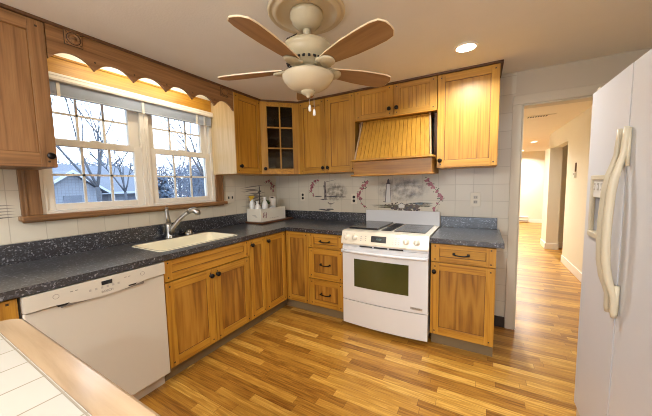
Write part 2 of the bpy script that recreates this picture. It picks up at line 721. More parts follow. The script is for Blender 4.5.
def pull(parent, M, u, z, w=0.1, th=0.02):
    mb = MB(M)
    for s in (-1, 1):
        mb.tube([(u + s * w / 2, th, z), (u + s * w / 2, th + 0.024, z)], 0.006, 8)
        mb.box((u + s * w / 2 - 0.009, th, z - 0.009), (u + s * w / 2 + 0.009, th + 0.003, z + 0.009), 0, 0.001)
    mb.tube([(u - w / 2 - 0.008, th + 0.024, z), (u - w / 4, th + 0.026, z - 0.006), (u, th + 0.027, z - 0.007), (u + w / 4, th + 0.026, z - 0.006), (u + w / 2 + 0.008, th + 0.024, z)], 0.0052, 8)
    return mb.build('handle', BLACKM, parent)


# ================================================================== STRUCTURE
T = 0.15
YR = -5.6           # rear wall
XR = 3.74           # kitchen right wall
# floor & ceilings
mb = MB(); mb.box((-T, YR - T, -0.1), (7.2, 8.7, 0))
struct('floor', mb, FLOOR)
mb = MB(); mb.box((-T, YR - T, H), (XR + T, 0.12, H + 0.12)); mb.box((1.8, 0.12, H), (7.2, 8.7, H + 0.12), 1)
struct('ceiling', mb, [CEIL, HALLC])
# window wall (x = 0) with the twin opening
WY0, WY1, WZ0, WZ1 = -2.31, -0.990, 1.195, 2.11
mb = MB()
mb.box((-T, YR - T, 0), (0, WY0, H)); mb.box((-T, WY1, 0), (0, 0.12, H))
mb.box((-T, WY0, 0), (0, WY1, WZ0)); mb.box((-T, WY0, WZ1), (0, WY1, H))
struct('wall_left', mb, TILE_Y)
# back wall (y = 0) with the doorway
DX0, DX1, DZ = 2.728, 3.56, 2.0
mb = MB()
mb.box((0, 0, 0), (2.68, 0.12, H), 0)
mb.box((2.68, 0, 0), (DX0, 0.12, H), 1); mb.box((DX0, 0, DZ), (DX1, 0.12, H), 1); mb.box((DX1, 0, 0), (XR, 0.12, H), 1)
struct('wall_back', mb, [TILE_X, PAINT])
mb = MB(); mb.box((XR, YR - T, 0), (XR + T, 0.12, H))
struct('wall_right', mb, PAINT)
# rear wall behind the photographer with a wide opening added for daylight fill
mb = MB()
mb.box((0, YR - T, 0), (0.7, YR, H)); mb.box((3.1, YR - T, 0), (XR, YR, H)); mb.box((0.7, YR - T, 2.05), (3.1, YR, H)); mb.box((0.7, YR - T, 0), (3.1, YR, 0.12))
struct('wall_rear', mb, PAINT)
mb = MB()
for a, b in (((0.7, 0.12), (0.76, 2.05)), ((3.04, 0.12), (3.1, 2.05)), ((1.86, 0.12), (1.94, 2.05)), ((0.7, 0.12), (3.1, 0.2)), ((0.7, 1.98), (3.1, 2.05))):
    mb.box((a[0], YR - 0.1, a[1]), (b[0], YR - 0.04, b[1]), 0, 0.003)
w3 = struct('fill_window_3', mb, WINW)  # unseen rear window, added to let cool daylight fill the room
mb = MB(); mb.box((0.74, YR - 0.075, 0.18), (3.06, YR - 0.07, 2.0))
mb.build('pane', PANE, w3)
# door casing and jambs
mb = MB()
cw = 0.07
mb.box((DX0 - cw, -0.018, 0), (DX0, 0, DZ), 0, 0.004)
mb.box((DX0 - cw, -0.018, DZ), (DX1 + cw, 0, DZ + 0.075), 0, 0.004)
mb.box((DX1, -0.018, 0), (DX1 + cw, 0, DZ), 0, 0.004)
mb.box((DX0 - 0.001, -0.004, 0), (DX0 + 0.012, 0.124, DZ), 0)
mb.box((DX1 - 0.012, -0.004, 0), (DX1 + 0.001, 0.124, DZ), 0)
mb.box((DX0, -0.004, DZ - 0.012), (DX1, 0.124, DZ + 0.001), 0)
struct('trim_1', mb, CASE)
mb = MB(); mb.box((2.557, -0.014, 0), (2.656, 0, 0.10), 0, 0.003)
struct('baseboard_back', mb, BASED)
# hall beyond the doorway
HX = 3.63
mb = MB()
mb.box((HX, 0.12, 0), (HX + 0.12, 2.86, H)); mb.box((HX, 2.86, 1.975), (HX + 0.12, 3.84, H)); mb.box((3.57, 3.84, 0), (3.76, 4.32, 1.975)); mb.box((HX, 3.84, 1.975), (3.76, 4.32, H))
struct('wall_hall', mb, HALLP)
mb = MB()
mb.box((3.76, 4.06, 0), (5.2, 4.2, H)); mb.box((5.2, 1.5, 0), (5.32, 4.2, H)); mb.box((HX + 0.12, 1.5, 0), (5.2, 1.62, H))
struct('wall_side_room', mb, HALLP)
mb = MB()
mb.box((1.8, 7.98, 0), (7.2, 8.1, H)); mb.box((1.8, 0.12, 0), (1.92, 7.98, H)); mb.box((7.08, 4.2, 0), (7.2, 7.98, H)); mb.box((5.2, 4.2, 0), (7.08, 4.3, H))
struct('wall_far', mb, HALLP)
mb = MB()
mb.box((HX - 0.014, 0.13, 0), (HX, 2.875, 0.12), 0, 0.004)
mb.box((HX - 0.014, 2.86, 0), (HX + 0.12, 2.875, 0.12), 0, 0.004)
mb.box((3.556, 3.825, 0), (3.77, 3.84, 0.12), 0, 0.004); mb.box((3.556, 3.825, 0), (3.57, 4.33, 0.12), 0, 0.004)
mb.box((3.76, 4.045, 0), (5.2, 4.06, 0.12), 0, 0.004)
mb.box((3.80, 7.965, 0), (7.08, 7.98, 0.12), 0, 0.004)
struct('baseboard_hall', mb, simple('hall_baseboard_white', (0.86, 0.85, 0.83), 0.4))

# ---- windows: two double-hung units in one white surround
def window_unit(name, ya, yb, glz):
    """ya..yb lower glass width"""
    mb = MB()
    # jamb / sill liner of this half
    A, B = glz
    mb.box((-T, A, WZ0), (-0.001, A + 0.018, WZ1), 0, 0.002)
    mb.box((-T, B - 0.018, WZ0), (-0.001, B, WZ1), 0, 0.002)
    mb.box((-T, A + 0.018, WZ1 - 0.018), (-0.001, B - 0.018, WZ1), 0, 0.002)
    mb.box((-T, A + 0.018, WZ0), (-0.001, B - 0.018, WZ0 + 0.018), 0, 0.002)
    mb.box((-0.012, A + 0.018, WZ0 + 0.018), (-0.001, A + 0.032, WZ1 - 0.018), 0, 0.002)
    mb.box((-0.012, B - 0.032, WZ0 + 0.018), (-0.001, B - 0.018, WZ1 - 0.018), 0, 0.002)
    w = struct(name, mb, WINW)
    a0, b0 = A + 0.019, B - 0.019
    # lower sash (inner track)
    lo = MB()
    x0, x1 = -0.052, -0.014
    lo.box((x0, a0, WZ0 + 0.02), (x1, ya, 1.69), 0, 0.003); lo.box((x0, yb, WZ0 + 0.02), (x1, b0, 1.69), 0, 0.003)
    lo.box((x0, ya, WZ0 + 0.02), (x1, yb, 1.258), 0, 0.003); lo.box((x0, ya, 1.645), (x1, yb, 1.69), 0, 0.003)
    for k in (1, 2):
        c = ya + (yb - ya) * k / 3
        lo.box((-0.040, c - 0.007, 1.258), (-0.026, c + 0.007, 1.645), 0)
    lo.box((-0.040, ya, 1.452 - 0.007), (-0.026, yb, 1.452 + 0.007), 0)
    lo.box((-0.040, (ya + yb) / 2 - 0.03, 1.69), (-0.016, (ya + yb) / 2 + 0.03, 1.702), 0, 0.003)
    s = lo.build('lower_sash', WINW, w)
    p = MB(); p.box((-0.035, ya - 0.005, 1.25), (-0.031, yb + 0.005, 1.65)); p.build('pane', PANE, s)
    up = MB()
    x0, x1 = -0.098, -0.056
    ya2, yb2 = ya + 0.012, yb - 0.012
    up.box((x0, a0, 1.655), (x1, ya2, 2.088), 0, 0.003); up.box((x0, yb2, 1.655), (x1, b0, 2.088), 0, 0.003)
    up.box((x0, ya2, 1.655), (x1, yb2, 1.70), 0, 0.003); up.box((x0, ya2, 2.05), (x1, yb2, 2.088), 0, 0.003)
    for k in (1, 2):
        c = ya2 + (yb2 - ya2) * k / 3
        up.box((-0.085, c - 0.007, 1.70), (-0.071, c + 0.007, 2.05), 0)
    up.box((-0.085, ya2, 1.872 - 0.007), (-0.071, yb2, 1.872 + 0.007), 0)
    s = up.build('upper_sash', WINW, w)
    p = MB(); p.box((-0.080, ya2 - 0.005, 1.69), (-0.076, yb2 + 0.005, 2.06)); p.build('pane', PANE, s)


window_unit('window_1', -2.235, -1.735, (-2.309, -1.652))
window_unit('window_2', -1.565, -1.075, (-1.650, -0.991))
# oak casing, stool and head of the window
mb = MB()
mb.box((0, -2.402, 1.196), (0.022, -2.309, 2.19), 0, 0.003)
mb.box((0, -2.385, 1.196), (0.028, -2.372, 2.19), 0, 0.003)
mb.box((0, -0.989, 1.196), (0.022, -0.905, 1.475), 0, 0.003)
mb.box((0, -0.920, 1.196), (0.028, -0.905, 1.475), 0, 0.003)
struct('trim_2', mb, BZ)
mb = MB()
mb.box((0, -2.309, 2.108), (0.022, -1.006, 2.216), 0, 0.003)
mb.box((0, -2.309, 2.204), (0.032, -1.006, 2.218), 0, 0.003)
mb.box((0, -2.309, 2.10), (0.028, -1.006, 2.112), 0, 0.003)
struct('trim_3', mb, WY)
mb = MB()
mb.box((-0.012, -2.415, 1.163), (0.062, -0.885, 1.196), 0, 0.006)
mb.box((0, -2.40, 1.150), (0.018, -0.90, 1.163), 0, 0.003)
struct('trim_4', mb, BY)
# painted strip of wall above the head casing
mb = MB(); mb.box((0, -2.309, 2.219), (0.004, -1.0, H))
struct('trim_5', mb, WHITE)
# thin dark crown strip where cabinets meet the ceiling
mb = MB()
CZ = 2.262
mb.box((0.30, -3.0, CZ), (0.358, -0.632, H), 0, 0.002)
mb.prism([(0.30, -0.632), (0.358, -0.632), (0.636, -0.358), (0.60, -0.30)], CZ, H, 2, 0)
mb.box((0.632, -0.358, CZ), (2.566, -0.30, H), 0, 0.002)
mb.box((2.548, -0.358, CZ - 0.012), (2.566, -0.003, H), 0, 0.002)
struct('trim_6', mb, CROWNM)

# ================================================================== BASE CABINETS
D0 = 0.615          # box front; doors add 0.02
ZB, ZT = 0.118, 0.872


def base_body(parent, a, b, side, mats, hollow=False, extra=None):
    """side 'L' (along y, front at +x) or 'B' (along x, front at -y)"""
    M = FL(0) if side == 'L' else FB(0)
    mb = MB(M)
    g = 0.001
    if hollow:
        mb.box((a + g, 0.004, ZB), (a + 0.02, D0 - 0.001, ZT))
        mb.box((b - 0.02, 0.004, ZB), (b - g, D0 - 0.001, ZT))
        mb.box((a + 0.02, 0.004, ZB), (b - 0.02, D0 - 0.001, ZB + 0.02))
        mb.box((a + 0.02, 0.004, ZB + 0.02), (b - 0.02, 0.012, ZT))
        mb.box((a + 0.02, D0 - 0.02, ZT - 0.04), (b - 0.02, D0 - 0.001, ZT))
    else:
        mb.box((a + g, 0.004, ZB), (b - g, D0 - 0.001, ZT))
    mb.build('body', mats, parent)
    tk = MB(M)
    tk.box((a + g, 0.03, 0.0), (b - g, 0.555, ZB - 0.001))
    tk.build('toe_kick', TOE, parent)
    return M


# far-left drawer cabinet beside the dishwasher
t = thing('base_cabinet', 'brown oak base cabinet at the near end of the counter, before the dishwasher', 'cabinet', (0.3, -2.78, 0))
M = base_body(t, -3.0, -2.575, 'L', WZ)
d = shaker('door', t, FL(D0), -3.0, -2.577, ZB, 0.712, (WZ, WY)); knob(d, FL(D0), -2.61, 0.66)
d = shaker('drawer', t, FL(D0), -3.0, -2.577, 0.72, 0.868, (WZ, WY), rt=0.035, rb=0.035); pull(d, FL(D0), -2.79, 0.80)

# sink cabinet
t = thing('sink_cabinet', 'wide oak cabinet under the sink with a false front and two knobbed doors', 'cabinet', (0.3, -1.545, 0))
a, b, c = -1.927, -1.545, -1.165
M = base_body(t, a, b + (c - b), 'L', [WZ], hollow=True)
F = FL(D0)
shaker('drawer_front', t, F, a, c, 0.722, 0.868, (WZ, WY), st=0.055, rt=0.036, rb=0.05)
d = shaker('door', t, F, a, b, ZB, 0.717, (WZ, WY)); knob(d, F, b - 0.03, 0.665)
d = shaker('door', t, F, b, c, ZB, 0.717, (WZ, WY)); knob(d, F, b + 0.03, 0.665)

# narrow cabinet
t = thing('base_cabinet', 'narrow oak base cabinet with one tall knobbed door, just past the sink cabinet', 'cabinet', (0.3, -1.06, 0))
base_body(t, -1.163, -0.957, 'L', [WZ])
d = shaker('door', t, F, -1.163, -0.957, ZB, 0.868, (WZ, WY), st=0.05); knob(d, F, -1.133, 0.815)

# corner cabinet
t = thing('corner_base_cabinet', 'oak corner base cabinet with two doors meeting at the inside corner', 'cabinet', (0.3, -0.3, 0))
mb = MB()
mb.prism([(0.004, -0.955), (D0 - 0.001, -0.955), (D0 - 0.001, -D0 + 0.001), (0.921, -D0 + 0.001), (0.921, -0.004), (0.004, -0.004)], ZB, ZT, 2)
mb.build('body', [WZ], t)
mb = MB()
mb.prism([(0.03, -0.955), (0.555, -0.955), (0.555, -0.555), (0.921, -0.555), (0.921, -0.03), (0.03, -0.03)], 0, ZB - 0.001, 2)
mb.build('toe_kick', TOE, t)
d = shaker('door', t, F, -0.955, -0.637, ZB, 0.868, (WZ, WY), st=0.055); knob(d, F, -0.92, 0.815)
FBk = FB(-D0)
shaker('door', t, FBk, 0.637, 0.922, ZB, 0.868, (WZ, WX), st=0.055)

# drawer stack
t = thing('drawer_cabinet', 'oak base cabinet with three drawers and black pulls, beside the range', 'cabinet', (1.12, -0.3, 0))
base_body(t, 0.923, 1.318, 'B', [WZ])
for z0, z1 in ((0.722, 0.868), (0.405, 0.717), (ZB, 0.40)):
    sm = z1 - z0 < 0.2
    d = shaker('drawer', t, FBk, 0.923, 1.318, z0, z1, (WZ, WX), rt=0.036 if sm else 0.06, rb=0.036 if sm else 0.06)
    pull(d, FBk, 1.12, (z0 + z1) / 2)

# right cabinet
t = thing('base_cabinet', 'oak base cabinet with one drawer over a wide door, between range and doorway', 'cabinet', (2.33, -0.3, 0))
base_body(t, 2.102, 2.55, 'B', [WZ])
d = shaker('drawer', t, FBk, 2.102, 2.55, 0.722, 0.868, (WZ, WX), rt=0.036, rb=0.04); pull(d, FBk, 2.32, 0.798)
for uu in (2.102 + 0.032, 2.55 - 0.032):
    pass
d = shaker('door', t, FBk, 2.102, 2.55, ZB, 0.717, (WZ, WX)); knob(d, FBk, 2.13, 0.645)

# ================================================================== WORKTOPS
t = thing('worktop', 'long L-shaped dark blue speckled worktop with the sink and faucet set in it', 'worktop', (0.3, -0.5, 0.875))
SX0, SX1, SY0, SY1 = 0.155, 0.545, -1.886, -1.204   # cut-out
mb = MB()
z0, z1 = 0.876, 0.914
CF = 0.655
mb.box((0.002, -3.0, z0), (CF, SY0, z1)); mb.box((0.002, SY0, z0), (SX0, SY1, z1)); mb.box((SX1, SY0, z0), (CF, SY1, z1))
mb.box((0.002, SY1, z0), (CF, -CF, z1)); mb.box((0.002, -CF, z0), (1.318, -0.002, z1))
mb.build('top', COUNTER, t)
mb = MB()
mb.box((0.002, -3.0, z1 - 0.0005), (0.022, -0.022, 1.034), 0, 0.002)
mb.box((0.002, -0.022, z1 - 0.0005), (1.306, -0.002, 1.022), 0, 0.002)
mb.build('backsplash', COUNTER, t)
t = thing('worktop', 'short dark blue speckled worktop between the range and the doorway', 'worktop', (2.34, -0.3, 0.875))
mb = MB(); mb.box((2.098, -CF, z0), (2.595, -0.002, z1), 0, 0.002); mb.build('top', COUNTER, t)
mb = MB(); mb.box((2.098, -0.022, z1 - 0.0005), (2.575, -0.002, 1.018), 0, 0.002); mb.build('backsplash', COUNTER, t)

# sink
t = thing('kitchen_sink', 'cream rectangular kitchen sink set in the dark worktop below the window', 'sink', (0.35, -1.535, 0.9))
cx, cy = 0.35, -1.545
loops = [(0.212, 0.352, 0.05, 0.9145), (0.212, 0.352, 0.05, 0.917), (0.209, 0.349, 0.048, 0.9185), (0.188, 0.336, 0.045, 0.918), (0.180, 0.328, 0.04, 0.912), (0.172, 0.320, 0.06, 0.80), (0.150, 0.298, 0.06, 0.755), (0.10, 0.24, 0.05, 0.748)]
tmp = bmesh.new()
R = []
for hx, hy, r, z in loops:
    R.append([tmp.verts.new((x, y, z)) for x, y in rrect(cx, cy, hx, hy, r)])
for A, B in zip(R, R[1:]):
    for i in range(len(A)):
        j = (i + 1) % len(A)
        tmp.faces.new([A[i], A[j], B[j], B[i]])
tmp.faces.new(R[-1])
# outside shell below
R2 = [[tmp.verts.new((x, y, z)) for x, y in rrect(cx, cy, hx, hy, r)] for hx, hy, r, z in ((0.188, 0.336, 0.05, 0.9145), (0.182, 0.33, 0.05, 0.80), (0.16, 0.31, 0.05, 0.742))]
for A, B in zip([R[0]] + R2, R2):
    for i in range(len(A)):
        j = (i + 1) % len(A)
        tmp.faces.new([A[i], A[j], B[j], B[i]])
tmp.faces.new(R2[-1])
mb = MB(); mb._merge(tmp, 0, True); mb.build('basin', SINKM, t)
mb = MB(); mb.lathe([(0, 0.001), (0.042, 0.001), (0.045, 0.003), (0.03, 0.0035), (0.028, 0.0015), (0, 0.0015)], (cx, cy, 0.7485), 18); mb.build('drain', CHROME, t)

# faucet
t = thing('kitchen_faucet', 'brushed nickel pull-out faucet with an upright lever, behind the sink', 'faucet', (0.095, -1.56, 0.914))
mb = MB()
mb.lathe([(0, 0.0005), (0.033, 0.0005), (0.033, 0.008), (0.026, 0.016), (0.024, 0.05), (0.025, 0.10), (0.022, 0.135), (0.0, 0.142)], (0.095, -1.56, 0.914), 18)
mb.build('body', CHROME, t)
mb = MB()
mb.tube([(0.10, -1.56, 0.945), (0.125, -1.545, 1.0), (0.165, -1.515, 1.065), (0.215, -1.485, 1.115), (0.25, -1.465, 1.14)], [0.019, 0.020, 0.019, 0.017, 0.016], 12)
mb.build('spout', CHROME, t)
mb = MB()
mb.tube([(0.24, -1.471, 1.135), (0.262, -1.457, 1.152), (0.29, -1.441, 1.155), (0.31, -1.43, 1.135), (0.313, -1.428, 1.112)], [0.018, 0.021, 0.025, 0.026, 0.024], 12)
mb.build('spray_head', CHROME, t)
mb = MB()
mb.tube([(0.095, -1.56, 1.05), (0.092, -1.562, 1.10), (0.088, -1.565, 1.15), (0.09, -1.566, 1.182)], [0.020, 0.016, 0.013, 0.015], 10, flat=0.75)
mb.build('lever', CHROME, t)
mb = MB()
mb.lathe([(0, 0.0005), (0.037, 0.0005), (0.038, 0.010), (0.034, 0.018), (0.027, 0.024), (0.027, 0.040), (0.018, 0.047), (0, 0.048)], (0.095, -1.375, 0.914), 20)
tag(recenter(mb.build('sink_hole_cap', CHROME), (0.095, -1.375, 0.914)), 'small round brushed nickel cap on the worktop beside the faucet', 'cap')

# ================================================================== DISHWASHER
t = thing('dishwasher', 'off-white built-in dishwasher with a control strip along its top edge', 'dishwasher', (0.3, -2.255, 0))
a, b = -2.571, -1.931
F = FL(0)
mb = MB(F); mb.box((a + 0.004, 0.03, 0.10), (b - 0.004, 0.60, 0.868)); mb.build('tub', DWM, t)
mb = MB(F)
mb.box((a + 0.003, 0.601, 0.105), (b - 0.003, 0.648, 0.785), 0, 0.006)
mb.build('door', DWM, t)
cp = MB(F)
# control strip with a drooping lower lip (the pocket handle) in the middle
n = 24
pts = [(a + 0.003, 0.868), (b - 0.003, 0.868)]
for k in range(n + 1):
    s = 1 - k / n
    u = a + 0.003 + (b - a - 0.006) * s
    q = abs((u - (a + b) / 2) / 0.20)
    droop = 0.022 * (1 - q * q) if q < 1 else 0
    pts.append((u, 0.792 - droop))
cp.prism(pts, 0.601, 0.662, 1)
cpo = cp.build('control_panel', DWM, t)
mb = MB(F); mb.box((a + 0.13, 0.649, 0.770), (b - 0.13, 0.657, 0.788)); mb.build('pocket_handle', GREY, t)
Md = F @ Matrix.Translation((0, 0.662, 0)) @ Matrix(((1, 0, 0, 0), (0, 0, 1, 0), (0, 1, 0, 0), (0, 0, 0, 1)))
mb = MB(F); mb.box((-2.275, 0.6615, 0.829), (-2.225, 0.664, 0.851), 0, 0.001); mb.build('display', BGLASS, cpo)
for u in (-2.47, -2.08):
    K = F @ Matrix.Translation((u + 0.012, 0.6615, 0.835)) @ Matrix(((1, 0, 0, 0), (0, 0, 1, 0), (0, 1, 0, 0), (0, 0, 0, 1)))
    mb = MB(K); mb.lathe([(0.012, 0), (0.012, 0.0015), (0.0105, 0.0015), (0.0105, 0)], seg=18, smooth=False); mb.build('button_ring', GREY, cpo)
for k in range(6):
    mb = MB(F)
    mb.box((-2.33 + k * 0.026, 0.6615, 0.812), (-2.320 + k * 0.026, 0.6628, 0.824), 0, 0.001)
    mb.build('button', LGREY, cpo)
for u in (-2.405, -2.385, -2.165, -2.145):
    mb = MB(F); mb.box((u, 0.6615, 0.838), (u + 0.011, 0.6628, 0.842), 0); mb.build('indicator', GREY, cpo)
mb = MB(); text_mesh(mb, 'BOSCH', 0.017, Md @ Matrix.Translation((-2.25, 0.793, 0.0005)), 0); mb.build('badge', GREY, cpo)
for u in (-2.435, -2.125):
    mb = MB(F); mb.prism([(u - 0.025, 0.789), (u + 0.025, 0.789), (u + 0.012, 0.781), (u - 0.018, 0.781)], 0.655, 0.6635, 1); mb.build('vent_slot', DARK, t)
mb = MB(F); mb.box((a + 0.004, 0.03, 0.002), (b - 0.004, 0.57, 0.099)); mb.build('toe_kick', simple('dishwasher_kick', (0.55, 0.5, 0.42), 0.4), t)

# ================================================================== RANGE
X0, X1 = 1.322, 2.092
t = thing('kitchen_range', 'white slide-in electric range with a dark glass top and oven window', 'range', (1.707, -0.34, 0))
mb = MB()
mb.box((X0 + 0.004, -0.61, 0.07), (X1 - 0.004, -0.005, 0.908), 0)
mb.box((X0 + 0.03, -0.56, 0.0), (X1 - 0.03, -0.03, 0.069), 1)
mb.build('body', [APPL, DARK], t)


def bow(x, base, amp=0.022):
    s = (x - (X0 + X1) / 2) / ((X1 - X0) / 2)
    return base - amp * (1 - s * s)


def bowed(x0, x1, z0, z1, yb, base, mat=0, mb=None, n=14, amp=0.022):
    mb = mb or MB()
    pts = [(x1, yb), (x0, yb)]
    for k in range(n + 1):
        x = x0 + (x1 - x0) * k / n
        pts.append((x, bow(x, base, amp)))
    mb.prism(pts, z0, z1, 2, mat)
    return mb


dr = bowed(X0 + 0.004, X1 - 0.004, 0.048, 0.272, -0.612, -0.662).build('drawer', APPL, t)
dm = MB()
ox0, ox1, oz0, oz1 = 1.447, 1.937, 0.415, 0.675
bowed(X0 + 0.004, X1 - 0.004, 0.280, 0.785, -0.612, -0.662, mb=dm)
door = dm.build('oven_door', APPL, t)
bowed(ox0, ox1, oz0, oz1, -0.655, -0.664).build('oven_window', OVENW, door)
mb = MB()
hp = [(X0 + 0.015 + (X1 - X0 - 0.03) * k / 12, 0, 0.742) for k in range(13)]
hp = [(x, bow(x, -0.685, 0.03), z) for x, _, z in hp]
mb.tube(hp, 0.0135, 10, flat=0.9)
for s in (hp[0], hp[-1]):
    mb.box((s[0] - 0.014, s[1] - 0.008, s[2] - 0.014), (s[0] + 0.014, -0.655, s[2] + 0.014), 0, 0.004)
mb.build('handle', APPL, door)
mb = MB()
Mb = Matrix.Translation((2.0, bow(2.0, -0.664) - 0.0003, 0.315)) @ Matrix(((1, 0, 0, 0), (0, 0, -1, 0), (0, 1, 0, 0), (0, 0, 0, 1)))
mb.box((-0.048, -0.010, 0), (0.048, 0.010, 0.0022), 0, 0.001, M=Mb)
text_mesh(mb, 'JENN-AIR', 0.0155, Mb @ Matrix.Translation((0, 0, 0.0026)), 1)
mb.build('badge', [SILV, GREY], door)
for k in range(3):
    xa = 1.50 + k * 0.135
    mb = MB(); bowed(xa, xa + 0.12, 0.788, 0.799, -0.60, bow(xa + 0.06, -0.6515, 0.022), mb=mb, amp=0.0); mb.build('vent_slot', DARK, t)
mb = MB(); bowed(X0 + 0.004, X1 - 0.004, 0.786, 0.806, -0.58, -0.650, mb=mb, amp=0.02); mb.build('vent_strip', APPL, t)
# sloped control panel
mb = MB()
mb.prism([(-0.57, 0.808), (-0.684, 0.808), (-0.684, 0.818), (-0.655, 0.921), (-0.62, 0.926), (-0.57, 0.926)], X0, X1, 0)
cpn = mb.build('control_panel', CREAM, t)
dy, dz = 0.029, 0.103
L = math.hypot(dy, dz)
Mc = Matrix.Translation((0, -0.684, 0.818)) @ Matrix(((1, 0, 0, 0), (0, dy / L, -dz / L, 0), (0, dz / L, dy / L, 0), (0, 0, 0, 1)))
# local: x, v up the slope, w outward
for x in (1.372, 1.452, 1.915, 1.998):
    mb = MB(Mc @ Matrix.Translation((x, 0.052, 0)))
    mb.lathe([(0, 0), (0.026, 0), (0.026, 0.004), (0.021, 0.005), (0.019, 0.022), (0.0, 0.024)], seg=20)
    mb.box((-0.004, -0.019, 0.021), (0.004, 0.019, 0.027), 0, 0.001)
    mb.build('knob', CREAM, cpn)
mb = MB(Mc); mb.box((1.61, 0.025, 0), (1.745, 0.080, 0.0015), 0, 0.0005); mb.build('display', BGLASS, cpn)
for i in range(3):
    for j in range(4):
        mb = MB(Mc); mb.box((1.80 + i * 0.025, 0.022 + j * 0.017, 0), (1.809 + i * 0.025, 0.027 + j * 0.017, 0.0008)); mb.build('button', LGREY, cpn)
for i in range(2):
    for j in range(3):
        mb = MB(Mc); mb.box((1.51 + i * 0.045, 0.03 + j * 0.018, 0), (1.520 + i * 0.045, 0.035 + j * 0.018, 0.0008)); mb.build('button', GREY, cpn)
for x in (1.372, 1.452, 1.915, 1.998):
    mb = MB(Mc); mb.box((x - 0.003, 0.084, 0), (x + 0.003, 0.088, 0.0008)); mb.build('dial_mark', GREY, cpn)
mb = MB(Mc); text_mesh(mb, '12:00', 0.022, Matrix.Translation((1.68, 0.053, 0.0018)), 0)
mb.build('display_digits', simple('dim_digits', (0.10, 0.22, 0.20), 0.5), cpn)
mb = MB()
mb.box((X0, -0.57, 0.909), (X1, -0.045, 0.926), 0, 0.003)
mb.build('cooktop', CREAM, t)
mb = MB(); mb.box((1.345, -0.555, 0.9265), (1.635, -0.06, 0.944), 0, 0.006); mb.build('burner_cover', BGLASS, t)
mb = MB()
mb.box((1.662, -0.545, 0.9265), (1.755, -0.075, 0.930), 0)
for k in range(14):
    mb.box((1.668, -0.535 + k * 0.033, 0.930), (1.749, -0.523 + k * 0.033, 0.935), 0)
mb.build('downdraft_grille', GRATE, t)
mb = MB(); mb.box((1.775, -0.545, 0.9265), (2.045, -0.075, 0.931), 0, 0.002)
g_o = mb.build('glass_burners', BGLASS, t)
mb = MB()
for yy, rr in ((-0.42, 0.085), (-0.19, 0.07)):
    mb.lathe([(rr, 0), (rr, 0.0006), (rr - 0.004, 0.0006), (rr - 0.004, 0)], (1.91, yy, 0.9312), 28, smooth=False)
mb.build('burner_ring', GREY, g_o)
mb = MB(); mb.box((X0 - 0.003, -0.040, 0.909), (X1, -0.018, 1.063), 0, 0.004); mb.build('backguard', APPL, t)

# ================================================================== ISLAND
t = thing('kitchen_island', 'tile-topped island with a pale glossy maple edge, in front of the dishwasher', 'island', (1.5, -3.0, 0))
ix0, ix1, iy1, iy0 = 1.045, 1.975, -2.652, -3.35
ocx, ocy, ohx, ohy = (ix0 + ix1) / 2, (iy0 + iy1) / 2, (ix1 - ix0) / 2, (iy1 - iy0) / 2
tmp = bmesh.new()
n = 6
R = []
for dd, r, z, dh in ((0.006, 0.055, 0.872, 0), (0, 0.06, 0.878, 0), (0, 0.06, 0.908, 0), (0.003, 0.058, 0.914, 0), (0.009, 0.052, 0.9175, 0)):
    R.append([tmp.verts.new((x, y, z)) for x, y in rrect(ocx, ocy, ohx - dd, ohy - dd, r, n)])
for z in (0.9175, 0.872):
    R.append([tmp.verts.new((x, y, z)) for x, y in rrect(ocx, ocy, ohx - 0.068, ohy - 0.068, 0.002, n)])
R.append(R[0])
for A, B in zip(R, R[1:]):
    for i in range(len(A)):
        j = (i + 1) % len(A)
        tmp.faces.new([A[i], A[j], B[j], B[i]])
mb = MB(); mb._merge(tmp, 0, False); mb.build('wooden_edge', MAPLE, t)
mb = MB(); mb.box((ix0 + 0.0685, iy0 + 0.0685, 0.874), (ix1 - 0.0685, iy1 - 0.0685, 0.9165)); mb.build('tiled_top', TILE_T, t)
mb = MB(); mb.box((ix0 + 0.05, iy0 + 0.04, 0.10), (ix1 - 0.05, iy1 - 0.04, 0.871)); mb.build('body', WZ, t)
mb = MB(); mb.box((ix0 + 0.09, iy0 + 0.10, 0.0), (ix1 - 0.09, iy1 - 0.09, 0.099)); mb.build('toe_kick', TOE, t)
Fi = frame((0, iy1 - 0.04, 0), (1, 0, 0), (0, 1, 0))
for k in range(2):
    w = (ix1 - ix0 - 0.1) / 2
    d = shaker('door', t, Fi, ix0 + 0.05 + k * w, ix0 + 0.05 + (k + 1) * w, 0.11, 0.86, (WZ, WX))
    knob(d, Fi, ocx + (-0.03 if k == 0 else 0.03), 0.78)

# ================================================================== UPPER CABINETS
UB, UT = 1.478, CZ - 0.001
UD = 0.325


def upper(parent, a, b, side, zb=UB, mats=None):
    M = FL(0) if side == 'L' else FB(0)
    mb = MB(M)
    mb.box((a + 0.001, 0.004, zb), (b - 0.001, UD - 0.001, UT), 0, 0.001)
    mb.build('body', mats or [WZ], parent)
    return FL(UD) if side == 'L' else FB(-UD)


t = thing('wall_cabinet', 'oak wall cabinet coloured in shaded brown, at the near side of the window', 'cabinet', (0.16, -2.65, UB), 'oak wall cabinets')
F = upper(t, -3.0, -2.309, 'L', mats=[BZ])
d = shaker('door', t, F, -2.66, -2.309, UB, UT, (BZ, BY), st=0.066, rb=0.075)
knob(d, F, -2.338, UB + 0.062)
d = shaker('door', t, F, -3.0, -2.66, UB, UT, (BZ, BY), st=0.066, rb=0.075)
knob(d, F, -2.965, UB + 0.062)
t = thing('wall_cabinet', 'oak wall cabinet at the far side of the window with a pale daylit side', 'cabinet', (0.16, -0.81, UB), 'oak wall cabinets')
F = upper(t, -0.998, -0.633, 'L')
mb = MB(); mb.box((0.003, -1.0035, UB), (0.344, -0.9985, UT), 0, 0.001); mb.build('side_panel', wood('pale_side_veneer', 'z', (0.50, 0.36, 0.18), (0.58, 0.43, 0.23), (0.64, 0.50, 0.29)), t, 'pale veneer side panel')
